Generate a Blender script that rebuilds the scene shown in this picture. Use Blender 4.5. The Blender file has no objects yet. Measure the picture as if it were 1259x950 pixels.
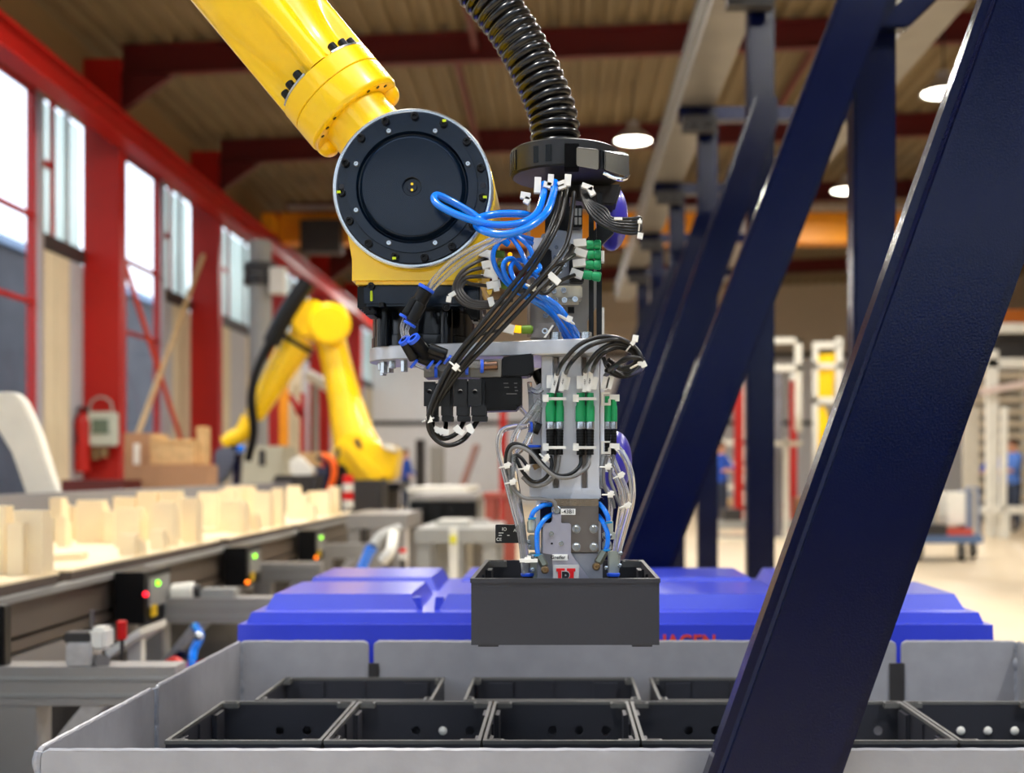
import bpy, bmesh, math, random
from mathutils import Vector, Matrix, Quaternion
from mathutils.geometry import tessellate_polygon
random.seed(7)
C = bpy.context.scene.collection
SC = bpy.context.scene
PI = math.pi
F = 1500.0          # focal length in pixels of the 1259 x 950 frame
EYE = 1.15          # camera height in metres
# ------------------------------------------------------------------ camera
cd = bpy.data.cameras.new('camera'); cam = bpy.data.objects.new('camera', cd); C.objects.link(cam)
cam.location = (0, 0, EYE); cam.rotation_euler = (PI/2, 0, 0)
cd.sensor_width = 36; cd.lens = 36*F/1259; cd.shift_x = -60.5/1259; cd.shift_y = 103/1259
cd.clip_start = 0.05; cd.clip_end = 300
cd.dof.use_dof = True; cd.dof.focus_distance = 2.02; cd.dof.aperture_fstop = 3.0
SC.camera = cam
# ------------------------------------------------------------------ sky
w = bpy.data.worlds.new('sky'); SC.world = w; w.use_nodes = True
nt = w.node_tree; bg = nt.nodes['Background']
tc = nt.nodes.new('ShaderNodeTexCoord'); sep = nt.nodes.new('ShaderNodeSeparateXYZ'); cr = nt.nodes.new('ShaderNodeValToRGB')
nt.links.new(tc.outputs['Generated'], sep.inputs[0]); nt.links.new(sep.outputs['Z'], cr.inputs[0]); nt.links.new(cr.outputs[0], bg.inputs[0])
cr.color_ramp.elements[0].position = 0.0; cr.color_ramp.elements[0].color = (0.82, 0.90, 1, 1)
cr.color_ramp.elements[1].position = 0.6; cr.color_ramp.elements[1].color = (0.66, 0.80, 1, 1)
bg.inputs[1].default_value = 2.6
# ------------------------------------------------------------------ exposure
SC.view_settings.view_transform = 'Standard'; SC.view_settings.look = 'None'
SC.view_settings.gamma = 1; SC.view_settings.use_curve_mapping = False
SC.view_settings.exposure = 0.0
LAMP_POWER = 230
# ================================================================== helpers
def lin(c):
    r = []
    for v in c[:3]:
        v /= 255.0
        r.append(v/12.92 if v <= .04045 else ((v+.055)/1.055)**2.4)
    return (*r, 1)
def W(px, py, Y): return Vector(((px-690)/F*Y, Y, EYE-(py-578)/F*Y))
def k(px, Y=2.05): return px*Y/F
MATS = {}
def mat(name, col, rough=.5, metal=0, bump=0, bscale=60, var=0, vscale=8, trans=0, emit=0, coat=0, ior=1.45, alpha=1, stretch=None, col2=None, spec=.5):
    if name in MATS: return MATS[name]
    m = bpy.data.materials.new(name); m.use_nodes = True; t = m.node_tree; b = t.nodes['Principled BSDF']
    c = lin(col); b.inputs['Base Color'].default_value = c
    b.inputs['Roughness'].default_value = rough; b.inputs['Specular IOR Level'].default_value = spec; b.inputs['Metallic'].default_value = metal
    b.inputs['Transmission Weight'].default_value = trans; b.inputs['IOR'].default_value = ior
    b.inputs['Coat Weight'].default_value = coat; b.inputs['Coat Roughness'].default_value = .12
    if emit: b.inputs['Emission Color'].default_value = c; b.inputs['Emission Strength'].default_value = emit
    tcn = t.nodes.new('ShaderNodeTexCoord'); mp = t.nodes.new('ShaderNodeMapping'); t.links.new(tcn.outputs['Object'], mp.inputs[0])
    if stretch: mp.inputs['Scale'].default_value = stretch
    n = t.nodes.new('ShaderNodeTexNoise'); n.inputs['Scale'].default_value = vscale; n.inputs['Detail'].default_value = 5
    t.links.new(mp.outputs[0], n.inputs['Vector'])
    v = var or .04
    rp = t.nodes.new('ShaderNodeValToRGB'); t.links.new(n.outputs['Fac'], rp.inputs[0])
    rp.color_ramp.elements[0].position = .3; rp.color_ramp.elements[1].position = .7
    d = lin(col2) if col2 else tuple(x*(1-v) for x in c[:3])+(1,)
    rp.color_ramp.elements[0].color = d; rp.color_ramp.elements[1].color = tuple(min(1, x*(1+(0 if col2 else v))) for x in c[:3])+(1,)
    t.links.new(rp.outputs[0], b.inputs['Base Color'])
    if bump:
        n2 = t.nodes.new('ShaderNodeTexNoise'); n2.inputs['Scale'].default_value = bscale; n2.inputs['Detail'].default_value = 3
        t.links.new(mp.outputs[0], n2.inputs['Vector'])
        bp = t.nodes.new('ShaderNodeBump'); bp.inputs['Strength'].default_value = bump; bp.inputs['Distance'].default_value = .002
        t.links.new(n2.outputs['Fac'], bp.inputs['Height']); t.links.new(bp.outputs[0], b.inputs['Normal'])
    MATS[name] = m; return m
class MB:
    """a mesh under construction, in world coordinates"""
    def __init__(s): s.b = bmesh.new(); s.mi = 0
    def _f(s, vs):
        try: f = s.b.faces.new(vs); f.material_index = s.mi; return f
        except ValueError: return None
    def box(s, c, size, R=None, bev=0, seg=2):
        c = Vector(c); h = Vector(size)/2; vs = []
        for x in (-1, 1):
            for y in (-1, 1):
                for z in (-1, 1):
                    p = Vector((x*h.x, y*h.y, z*h.z))
                    if R: p = R @ p
                    vs.append(s.b.verts.new(c+p))
        fs = [s._f([vs[i] for i in q]) for q in ((0, 1, 3, 2), (4, 6, 7, 5), (0, 4, 5, 1), (2, 3, 7, 6), (0, 2, 6, 4), (1, 5, 7, 3))]
        if bev: s._bev(fs, bev, seg)
        return s
    def span(s, a, b_, bev=0, seg=2):
        a = Vector(a); b_ = Vector(b_); return s.box((a+b_)/2, [abs(v) for v in (b_-a)], None, bev, seg)
    def _bev(s, fs, bev, seg):
        es = {e for f in fs if f for e in f.edges if len(e.link_faces) == 2 and e.calc_face_angle(0) > .4}
        r = bmesh.ops.bevel(s.b, geom=list(es), offset=bev, segments=seg, affect='EDGES', clamp_overlap=True)
        for f in r['faces']: f.material_index = s.mi
    def cyl(s, p0, p1, r0, r1=None, n=16, caps=True, bev=0):
        p0 = Vector(p0); p1 = Vector(p1); r1 = r0 if r1 is None else r1
        L = (p1-p0).length; prof = [(0, 0)]*0
        if bev: prof = [(r0-bev, 0), (r0, bev), (r1, L-bev), (r1-bev, L)]
        else: prof = [(r0, 0), (r1, L)]
        return s.lathe(prof, p0, p1-p0, n, caps)
    def lathe(s, prof, o, ax, n=24, caps=True):
        o = Vector(o); q = Vector((0, 0, 1)).rotation_difference(Vector(ax).normalized()); rings = []
        for r, h in prof:
            rings.append([s.b.verts.new(o + q @ Vector((r*math.cos(2*PI*i/n), r*math.sin(2*PI*i/n), h))) for i in range(n)] if r > 1e-6 else [s.b.verts.new(o+q @ Vector((0, 0, h)))])
        for A, B_ in zip(rings, rings[1:]):
            for i in range(n):
                j = (i+1) % n
                if len(A) == 1 and len(B_) == 1: continue
                if len(A) == 1: s._f([A[0], B_[j], B_[i]])
                elif len(B_) == 1: s._f([A[i], A[j], B_[0]])
                else: s._f([A[i], A[j], B_[j], B_[i]])
        if caps:
            if len(rings[0]) > 1: s._f(rings[0][::-1])
            if len(rings[-1]) > 1: s._f(rings[-1])
        return s
    def tube(s, pts, r, n=8, sub=6, rfun=None, caps=True):
        pts = [Vector(p) for p in pts]
        if sub > 1 and len(pts) > 2:
            out = []
            P = [pts[0]*2-pts[1]]+pts+[pts[-1]*2-pts[-2]]
            for i in range(1, len(P)-2):
                a, b_, c, d = P[i-1:i+3]
                for j in range(sub):
                    t = j/sub
                    out.append(.5*((2*b_)+(c-a)*t+(2*a-5*b_+4*c-d)*t*t+(3*b_-a-3*c+d)*t**3))
            out.append(pts[-1]); pts = out
        q = None; rings = []; acc = 0; L = sum((b_-a).length for a, b_ in zip(pts, pts[1:]))
        for i, p in enumerate(pts):
            t = (pts[min(i+1, len(pts)-1)]-pts[max(i-1, 0)]).normalized()
            if q is None: nrm = t.orthogonal().normalized()
            else: nrm = (nrm - t*nrm.dot(t)).normalized()
            q = 1; bn = t.cross(nrm)
            if i: acc += (p-pts[i-1]).length
            rr = rfun(acc, L) if rfun else r
            rings.append([s.b.verts.new(p+rr*(math.cos(2*PI*a/n)*nrm+math.sin(2*PI*a/n)*bn)) for a in range(n)])
        for A, B_ in zip(rings, rings[1:]):
            for i in range(n): s._f([A[i], A[(i+1) % n], B_[(i+1) % n], B_[i]])
        if caps: s._f(rings[0][::-1]); s._f(rings[-1])
        return s
    def prism(s, outer, f, w0, w1, holes=(), bev=0, seg=2):
        """2D outline (with holes), f maps (u, v, w) to a point, swept from w0 to w1"""
        if not holes:
            A = [s.b.verts.new(f(u, v, w0)) for u, v in outer]; B_ = [s.b.verts.new(f(u, v, w1)) for u, v in outer]
            fs = [s._f(A[::-1]), s._f(B_)]
            for i in range(len(A)):
                j = (i+1) % len(A); fs.append(s._f([A[i], A[j], B_[j], B_[i]]))
            bmesh.ops.recalc_face_normals(s.b, faces=[x for x in fs if x])
            if bev: s._bev(fs, bev, seg)
            return s
        loops = [outer]+list(holes); flat = [p for l in loops for p in l]
        tri = tessellate_polygon([[Vector((u, v, 0)) for u, v in l] for l in loops])
        A = [s.b.verts.new(f(u, v, w0)) for u, v in flat]; B_ = [s.b.verts.new(f(u, v, w1)) for u, v in flat]
        fs = []
        for t in tri: fs.append(s._f([A[i] for i in t])); fs.append(s._f([B_[i] for i in t[::-1]]))
        o = 0
        for l in loops:
            for i in range(len(l)):
                a = o+i; b_ = o+(i+1) % len(l); fs.append(s._f([A[a], A[b_], B_[b_], B_[a]]))
            o += len(l)
        bmesh.ops.recalc_face_normals(s.b, faces=[x for x in fs if x])
        return s
    def pp(s, poly, Y, depth, bev=0, holes=(), seg=2):
        """outline given by sight points at distance Y, with real depth behind it"""
        def f(u, v, w): p = W(u, v, Y); p.y = Y+w; return p
        return s.prism(poly, f, 0, depth, holes, bev, seg)
    def ball(s, c, r, n=16, m=10):
        c = Vector(c); r = Vector(r) if hasattr(r, '__len__') else Vector((r, r, r)); rings = []
        for j in range(m+1):
            a = PI*j/m; z = math.cos(a); q = math.sin(a)
            rings.append([s.b.verts.new(c+Vector((r.x*q*math.cos(2*PI*i/n), r.y*q*math.sin(2*PI*i/n), r.z*z))) for i in range(n)] if 0 < j < m else [s.b.verts.new(c+Vector((0, 0, r.z*z)))])
        for A, B_ in zip(rings, rings[1:]):
            for i in range(n):
                j = (i+1) % n
                if len(A) == 1: s._f([A[0], B_[i], B_[j]])
                elif len(B_) == 1: s._f([A[j], A[i], B_[0]])
                else: s._f([A[i], B_[i], B_[j], A[j]])
        return s
def circ(cx, cy, r, n=12): return [(cx+r*math.cos(2*PI*i/n), cy+r*math.sin(2*PI*i/n)) for i in range(n)]
def wloc(o):
    v = Vector((0, 0, 0))
    while o: v += o.location; o = o.parent
    return v
def obj(name, mb, m, parent=None, smooth=35, origin=None):
    me = bpy.data.meshes.new(name); b = mb.b
    bmesh.ops.remove_doubles(b, verts=b.verts, dist=1e-6)
    bmesh.ops.recalc_face_normals(b, faces=b.faces)
    co = [v.co for v in b.verts]
    lo = Vector([min(c[i] for c in co) for i in range(3)]); hi = Vector([max(c[i] for c in co) for i in range(3)])
    O = Vector(origin) if origin is not None else Vector(((lo.x+hi.x)/2, (lo.y+hi.y)/2, lo.z if parent is None else (lo.z+hi.z)/2))
    bmesh.ops.translate(b, verts=b.verts, vec=-O); b.to_mesh(me); b.free()
    for x in (m if isinstance(m, (list, tuple)) else [m]): me.materials.append(x)
    for p in me.polygons: p.use_smooth = True
    me.set_sharp_from_angle(angle=math.radians(smooth))
    o = bpy.data.objects.new(name, me); C.objects.link(o)
    if smooth <= 35: q_ = o.modifiers.new('weighted_normal', 'WEIGHTED_NORMAL'); q_.keep_sharp = True
    o.parent = parent; o.location = O-(wloc(parent) if parent else Vector((0, 0, 0)))
    return o
def tag(o, label=None, cat=None, group=None, kind=None):
    for a, v in (('label', label), ('category', cat), ('group', group), ('kind', kind)):
        if v: o[a] = v
    return o
def thing(name, label, cat, loc=(0, 0, 0), group=None):
    o = bpy.data.objects.new(name, None); C.objects.link(o); o.location = loc; o.empty_display_size = .05
    return tag(o, label, cat, group)
def struct(name, mb, m, parent=None, **kw):
    o = obj(name, mb, m, parent, **kw)
    if not parent: o['kind'] = 'structure'
    return o
def copy_tree(o, parent=None):
    c = o.copy(); C.objects.link(c); c.parent = parent
    for ch in list(o.children): copy_tree(ch, c)
    return c
def share(o, parent, loc, rot=None, scale=None):
    c = o.copy(); C.objects.link(c); c.parent = parent; c.location = Vector(loc)-wloc(parent)
    if rot is not None: c.rotation_euler = rot
    if scale is not None: c.scale = scale
    return c
def text(name, s_, size, loc, m, parent, rot=(PI/2, 0, 0), ext=.0003, bold=0, align='CENTER'):
    cu = bpy.data.curves.new(name, 'FONT'); cu.body = s_; cu.size = size; cu.extrude = ext; cu.align_x = align; cu.align_y = 'CENTER'; cu.offset = bold
    t = bpy.data.objects.new(name, cu); C.objects.link(t)
    me = bpy.data.meshes.new_from_object(t.evaluated_get(bpy.context.evaluated_depsgraph_get()))
    bpy.data.objects.remove(t); me.materials.clear(); me.materials.append(m)
    o = bpy.data.objects.new(name, me); C.objects.link(o); o.parent = parent; o.location = Vector(loc)-(wloc(parent) if parent else Vector((0, 0, 0))); o.rotation_euler = rot
    return o
# ================================================================== materials
YEL = mat('yellow_paint', (252, 206, 0), .32, bump=.12, bscale=40, coat=.4, var=.03)
BLK = mat('black_plastic', (10, 11, 13), .38, bump=.1, bscale=200, spec=.32)
BLKG = mat('black_gloss', (6, 10, 17), .16, spec=.45)
BLUBLK = mat('blue_black_paint', (6, 20, 36), .26, bump=.08, bscale=60, coat=.08, spec=.35)
CAB = mat('black_cable', (24, 23, 23), .36)
GCAB = mat('grey_cable', (120, 118, 116), .35)
HOSE = mat('hose_black', (11, 11, 12), .24, coat=.15)
TUBE = mat('blue_tube', (0, 118, 235), .18, coat=.6)
TEAL = mat('teal_ring', (0, 130, 190), .4)
COL_ = mat('blue_collet', (40, 90, 220), .35)
CLR = mat('clear_tube', (240, 242, 244), .05, trans=.85, ior=1.4)
WHT = mat('white_nylon', (232, 230, 222), .45)
LAB = mat('label_white', (236, 236, 232), .5)
INK = mat('ink', (30, 30, 36), .6)
GRN = mat('green_connector', (28, 152, 92), .4)
ALU = mat('aluminium', (212, 214, 220), .36, metal=.35, bump=.06, bscale=80, stretch=(1, 1, .2))
ALU2 = mat('aluminium_plate', (190, 191, 194), .38, metal=.6, bump=.1, bscale=50, var=.12, vscale=30)
STL = mat('dark_steel', (116, 110, 106), .38, metal=.75, bump=.1, bscale=90, var=.08)
CHR = mat('chrome', (215, 220, 228), .12, metal=1)
ZNC = mat('zinc', (190, 196, 200), .25, metal=.9)
BRS = mat('brass', (150, 128, 98), .3, metal=.9)
NAVY = mat('navy_steel_paint', (1, 7, 42), .2, bump=.2, bscale=320, var=.06, spec=.3)
CRT = mat('dark_crate', (45, 46, 53), .5, bump=.12, bscale=180)
CRTE = mat('crate_edge', (96, 95, 92), .5, bump=.3, bscale=150)
GRYP = mat('grey_sheet', (152, 152, 157), .4, bump=.5, bscale=25, var=.08, vscale=14, coat=.15)
GRYW = mat('grey_weld', (150, 153, 162), .35, bump=.8, bscale=90, var=.15, vscale=60)
LID = mat('blue_lid', (46, 62, 200), .34, bump=.06, bscale=20, coat=.35)
LIDR = mat('lid_lettering', (214, 66, 40), .5)
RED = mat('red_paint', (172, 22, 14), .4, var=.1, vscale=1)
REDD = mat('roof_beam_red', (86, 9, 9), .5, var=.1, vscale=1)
CREAM = mat('cream_foam', (255, 234, 196), .6, bump=.1, bscale=30)
WOODE = mat('tray_edge', (92, 80, 74), .6)
ALUW = mat('frame_aluminium', (150, 147, 143), .45, metal=.25)
GREYM = mat('machine_grey', (150, 150, 146), .5)
DARKG = mat('dark_grey_paint', (48, 46, 46), .5)
BRNG = mat('bronze_profile', (112, 102, 92), .45, metal=.3)
GLS = mat('window_glass', (250, 253, 255), .03, trans=1, ior=1.05)
FROST = mat('frosted_panel', (226, 238, 230), .6, trans=.75, ior=1.05)
ORANGE = mat('crane_orange', (236, 150, 10), .45)
BLUEC = mat('workwear_blue', (40, 84, 190), .8)
SKIN = mat('skin', (205, 150, 120), .6); HAIR = mat('hair', (70, 46, 32), .8); JEAN = mat('dark_trousers', (52, 62, 84), .8)
CARD = mat('cardboard', (176, 134, 100), .8); WOOD = mat('pale_wood', (216, 180, 128), .6, var=.15, vscale=12)
WHP = mat('white_paint', (226, 224, 214), .45); REDP = mat('red_plastic', (220, 24, 20), .4)
FLR = mat('floor_screed', (214, 196, 166), .42, bump=.1, bscale=6, var=.08, vscale=1.2)
def glow(name, c, e): return mat(name, c, .5, emit=e)
LEDG = glow('led_green', (150, 255, 30), 3); LEDR = glow('led_red', (255, 30, 50), 3); LEDO = glow('led_orange', (255, 120, 10), 3); LAMPM = glow('lamp_disc', (255, 246, 226), 14); LAMPC = glow('connector_glow', (255, 190, 20), 1.0)
# ================================================================== the hall
XL = -6.5; ZR = EYE+5.4; YB = 42.0; SLOPE = .039
g = MB(); g.span((-9, -7.2, -.1), (16, YB, 0)); struct('floor', g, FLR)
# corrugated roof deck
DECK = mat('roof_deck', (122, 106, 78), .6, var=.14, vscale=.6)
g = MB(); x = -6.9; prof = []
while x < 16:
    for dx, dz in ((0, 0), (.11, 0), (.15, .07), (.26, .07)):
        xx = x+dx; prof.append((xx, ZR+.40+(xx+6)*SLOPE+dz))
    x += .30
def fz(u, v, w): return Vector((u, w, v))
up = [(u, v+.05) for u, v in prof[::-1]]
g.prism(prof+up, fz, -7.2, -6.2); g.prism(prof+up, fz, -.6, YB+.3); struct('ceiling', g, DECK, smooth=10)
# added roof lights behind the camera, out of view, to light the tool
g = MB()
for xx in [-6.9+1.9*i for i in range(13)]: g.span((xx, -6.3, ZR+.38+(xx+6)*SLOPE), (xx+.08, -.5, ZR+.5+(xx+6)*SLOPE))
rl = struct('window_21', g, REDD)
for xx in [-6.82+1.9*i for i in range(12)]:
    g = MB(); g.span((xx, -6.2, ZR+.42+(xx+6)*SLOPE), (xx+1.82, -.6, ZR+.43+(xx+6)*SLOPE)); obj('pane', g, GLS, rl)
# roof beams (I sections across the hall) and columns
YC = [2.3, 7.1, 11.9, 16.7, 21.5, 26.6, 31.6, 36.6]
def ibeam_x(g, y, x0, x1, h=.40, wd=.16):
    def f(u, v, w): return Vector((u, y+w, v+ZR+(u+6)*SLOPE))
    for (a, b_, wy) in ((0, .02, wd), (h-.02, h, wd), (.02, h-.02, .012)):
        g.prism([(x0, a), (x1, a), (x1, b_), (x0, b_)], f, -wy/2, wy/2)
for i, y in enumerate(YC):
    if i < 2: continue
    t = thing('roof_beam', ['', '', 'dark red roof beam just above the top of the view', 'nearest dark red roof beam crossing behind the yellow forearm', 'second dark red roof beam at the height of the oval lamp', 'third dark red roof beam just above the orange crane', 'fourth dark red roof beam far behind the orange crane', 'farthest dark red roof beam by the back wall'][i], 'roof beam', (4, y, ZR))
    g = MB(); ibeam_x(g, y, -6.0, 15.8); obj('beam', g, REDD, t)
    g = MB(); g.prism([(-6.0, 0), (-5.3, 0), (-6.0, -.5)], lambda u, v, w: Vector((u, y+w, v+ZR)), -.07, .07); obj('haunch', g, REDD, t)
    if i >= 1:
        c = thing('steel_column', ['', 'red steel column beside the camera', 'red steel column nearest the left edge', 'wide red steel column with the control box and fire extinguisher', 'narrower red steel column left of the far yellow robot', 'third red steel column behind the grey downpipe', 'fourth red column deep in the left corner', 'last red column at the far left corner'][i], 'column', (-6.15, y, 0))
        for nm, a, b_ in (('flange', (-6.5, y-.11, 0), (-6.47, y+.11, ZR+.2)), ('flange', (-6.03, y-.11, 0), (-6.0, y+.11, ZR+.2)), ('web', (-6.47, y-.10, 0), (-6.03, y-.08, ZR+.2))):
            g = MB(); g.span(a, b_); obj(nm, g, RED, c)
        g = MB(); g.span((-6.55, y-.15, 0), (-5.95, y+.15, .03)); obj('foot_plate', g, RED, c)
# roof purlin struts between beams
for n, (x, y0, y1) in enumerate(((-1.5, 16.8, 21.4), (3.5, 16.8, 21.4), (-1.2, 12, 16.6), (6.6, 16.8, 21.4))):
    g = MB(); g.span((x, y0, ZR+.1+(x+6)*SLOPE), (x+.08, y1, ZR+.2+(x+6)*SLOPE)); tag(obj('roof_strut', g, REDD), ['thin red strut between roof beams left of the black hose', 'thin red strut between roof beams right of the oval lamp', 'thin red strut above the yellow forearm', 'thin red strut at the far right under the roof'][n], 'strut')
# crane runway (the red rail along the left wall) and the orange crane
t = thing('crane_runway', 'red crane runway rail running along the tops of the left windows', 'rail', (-5.85, 20, EYE+4.5))
g = MB(); g.span((-5.99, -6.9, EYE+4.66), (-5.72, YB-1, EYE+4.7)); g.span((-5.99, -6.9, EYE+4.36), (-5.72, YB-1, EYE+4.4)); g.span((-5.87, -6.9, EYE+4.4), (-5.84, YB-1, EYE+4.66)); obj('girder', g, RED, t)
g = MB(); g.span((-5.885, -6.9, EYE+4.7), (-5.825, YB-1, EYE+4.75)); obj('rail_head', g, STL, t)
t = thing('overhead_crane', 'orange overhead crane girder spanning the hall below the roof', 'crane', (4, 25, EYE+4.63))
g = MB(); g.span((-5.7, 24.75, EYE+4.63), (13.79, 25.25, EYE+5.22)); obj('girder', g, ORANGE, t)
g = MB(); g.span((-5.95, 24.2, EYE+4.755), (-5.7, 25.8, EYE+5.1), .03); obj('end_carriage', g, ORANGE, t)
g = MB(); g.span((13.8, 24.2, EYE+4.755), (14.1, 25.8, EYE+5.1), .03); obj('end_carriage', g, ORANGE, t)
g = MB(); g.span((-5.5, 24.5, EYE+5.25), (13.9, 24.75, EYE+5.32)); obj('walkway', g, ALU2, t)
g = MB(); g.span((-5.2, 24.3, EYE+4.35), (-4.4, 24.74, EYE+5.0), .04); obj('trolley', g, DARKG, t)
# right crane runway so that the crane rests on something
t = thing('crane_runway', 'red crane runway rail on the far right side of the hall', 'rail', (13.95, 20, EYE+4.5)); g = MB(); g.span((13.82, -6.9, EYE+4.4), (14.08, YB-1, EYE+4.7)); obj('girder', g, RED, t)
g = MB(); g.span((13.92, -6.9, EYE+4.7), (13.98, YB-1, EYE+4.75)); obj('rail_head', g, STL, t)
# left wall
PAN = mat('beige_wall_panel', (214, 200, 170), .7, var=.05, vscale=2); PANG = mat('grey_wall_panel', (176, 178, 184), .6); UPW = mat('upper_wall', (146, 120, 84), .7)
g = MB(); g.span((XL-.12, -7.2, EYE+4.75), (XL, YB, ZR+.9)); wl = struct('wall_left', g, UPW)
def bay(n, y0, y1, split):
    """window from y0 to split, wall panels and frosted lights from split to y1"""
    f = MB(); zt = EYE+4.75
    for y in (y0+.12, split-.04): f.span((XL-.1, y, 0), (XL, y+.06, zt))
    for z in (.0, EYE+2.05, EYE+3.12, zt-.08): f.span((XL-.08, y0, z), (XL-.02, split, z+.06))
    ym = (y0+split)/2; f.span((XL-.07, ym, 0), (XL-.03, ym+.05, zt))
    wn = struct('window_%d' % n, f, RED)
    for a, b_ in ((y0+.12, ym), (ym+.05, split)):
        for z0, z1 in ((.06, EYE+2.05), (EYE+2.11, EYE+3.12), (EYE+3.18, zt-.08)):
            g = MB(); g.span((XL-.055, a, z0), (XL-.045, b_, z1)); obj('pane', g, GLS, wn)
    g = MB(); g.span((XL-.12, split+.02, 0), (XL+.04, split+.16, zt)); obj('mullion', g, ALU2, wn)
    # frosted lights over wall panels
    st = split+.16; npan = 3; wd = (y1-st)/npan
    for i in range(npan):
        a = st+wd*i
        g = MB(); g.span((XL-.06, a+.03, EYE+3.0), (XL-.04, a+wd-.03, zt-.1)); obj('frosted_pane', g, FROST, wn)
        g = MB(); g.span((XL-.08, a-.03, EYE+3.0), (XL-.02, a+.03, zt)); obj('frame', g, RED if i == 1 else ALU2, wn)
        g = MB(); g.span((XL-.12, a+.015, 0), (XL, a+wd-.015, EYE+2.78), .01); o = obj('wall_panel', g, PANG if i == (n % 3) else PAN, wl)
    g = MB(); g.span((XL-.08, st, EYE+2.8), (XL+.03, y1, EYE+2.98)); obj('sill', g, DARKG, wn)
    g = MB(); g.span((XL-.08, st+wd*.0, EYE+3.85), (XL-.02, st+wd, EYE+3.93)); obj('glazing_bar', g, RED, wn)
for n, (a, b_, s_) in enumerate(((-7.1, -2.6, -5), (-2.4, 2.2, 0), (2.3, 7.1, 4.6), (7.1, 11.9, 9.8), (11.9, 16.6, 15.08), (16.8, 21.4, 19.75), (21.6, 26.4, 22.6), (26.7, 31.5, 28.5), (31.7, 36.5, 33.5), (36.7, 41.9, 38))): bay(n+1, a, b_, s_)
# X bracing in the second visible bay, outside building
t = thing('cross_brace', 'orange red crossed braces behind the window between the red columns', 'brace', (-6.4, 19.2, 0))
for (a, b_) in (((-6.3, 16.8, 4.9), (-6.3, 21.3, .6)), ((-6.25, 16.9, .6), (-6.25, 21.3, 4.9))):
    g = MB(); g.tube([a, b_], .04, 8, 1); obj('brace_rod', g, mat('brace_orange', (206, 64, 36), .5) if a[2] > 2 else WOOD, t)
t = thing('outside_building', 'grey neighbouring building seen through the left windows', 'building', (-19, 30, -.1))
OB = mat('outside_wall', (66, 62, 66), .7, var=.25, vscale=1)
g = MB(); g.span((-22, 10, -.1), (-16, 90, 7.6)); obj('wall', g, OB, t); g = MB(); g.span((-22.2, 9.8, 7.6), (-15.8, 90.2, 7.85)); obj('roof', g, mat('outside_roof', (128, 150, 178), .5), t)
g = MB(); g.span((-60, -20, -.25), (-9, 90, -.12)); struct('ground', g, mat('yard_asphalt', (120, 120, 118), .8))
# back wall
BW1 = mat('back_wall_upper', (196, 184, 166), .7); BW2 = mat('back_wall_lower', (214, 216, 220), .6)
g = MB(); g.span((XL-.1, YB, 0), (16, YB+.2, ZR+1.6)); wb = struct('wall_back', g, BW1)
x = XL
while x < 15.5:
    for z0, z1, m in ((0, 2.7, BW2), (2.85, 5.0, BW2)):
        g = MB(); g.span((x+.01, YB-.06, z0), (x+2.23, YB, z1), .02, 1); obj('wall_panel', g, m, wb)
    x += 2.25
for z in (2.7, 5.05):
    g = MB(); g.span((XL, YB-.12, z), (15.8, YB, z+.14)); obj('wall_rail', g, DARKG, wb)
g = MB(); g.span((15.8, -7.2, 0), (16, YB, ZR+1.6)); wr = struct('wall_right', g, BW1)
g = MB()
for a, b_ in (((XL-.1, -7.2, 0), (16, -7, 2.6)), ((XL-.1, -7.2, 4.2), (16, -7, ZR+1.6)), ((XL-.1, -7.2, 2.6), (-5.6, -7, 4.2)), ((9, -7.2, 2.6), (16, -7, 4.2))): g.span(a, b_)
wf = struct('wall_front', g, mat('front_wall_dark', (70, 68, 66), .8))
f_ = MB()
for i in range(6): f_.span((-5.6+i*2.9, -7.15, 2.6), (-5.5+i*2.9, -7.05, 4.2))
wfr = struct('window_20', f_, DARKG)  # window band added out of view for front light on the tool
g = MB(); g.span((-5.6, -7.11, 2.6), (9, -7.10, 4.2)); obj('pane', g, GLS, wfr)
# high-bay lamps
def lamp(x, y, lab, z=EYE+5.12):
    zc = ZR+.40+(x+6)*SLOPE
    t = thing('ceiling_lamp', lab, 'lamp', (x, y, z), 'high bay lamps')
    g = MB(); g.lathe([(.29, 0), (.27, .05), (.15, .16), (.09, .2), (.09, .3), (.0, .3)], (x, y, z), (0, 0, 1), 24, False); obj('lamp_shade', g, ALU2, t)
    g = MB(); g.lathe([(0, -.02), (.2, -.012), (.27, .01), (.27, .02), (0, .02)], (x, y, z), (0, 0, 1), 24, False); obj('lamp_disc', g, LAMPM, t)
    g = MB(); g.cyl((x, y, z+.29), (x, y, zc), .012, n=8); obj('hanger', g, DARKG, t)
    ld = bpy.data.lights.new('lamp_light', 'AREA'); ld.shape = 'DISK'; ld.size = .5; ld.energy = LAMP_POWER; ld.color = (1, .95, .88)
    lo = bpy.data.objects.new('lamp_light', ld); C.objects.link(lo); lo.parent = t; lo.location = (0, 0, -.03)
lamp(1.12, 19.0, 'bright oval ceiling lamp right of the black hose'); lamp(5.2, 16.6, 'bright ceiling lamp partly behind the big navy brace at upper right')
lamp(5.25, 22.4, 'small ceiling lamp beside the left edge of the navy column'); lamp(2.95, 27.0, 'tiny distant ceiling lamp glimpsed among the navy braces')
for x, y, s_ in ((-3.7, 31, 'far, behind the wrist'), (-4.4, 37, 'by the back wall, behind the wrist'), (11.5, 33, 'far right, behind the big brace'), (1.12, 12.2, 'centre'), (5.2, 11, 'right'), (-3, 12.2, 'left'), (1.12, 7.5, 'near centre'), (5.2, 5, 'near right'), (-3, 7, 'near left'), (-1.2, 1.0, 'over the camera'), (3.0, .2, 'over the camera at right')):  # first three lamps are added out of sight to brighten the back wall
    lamp(x, y, 'ceiling lamp hidden from view, '+s_)
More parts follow.
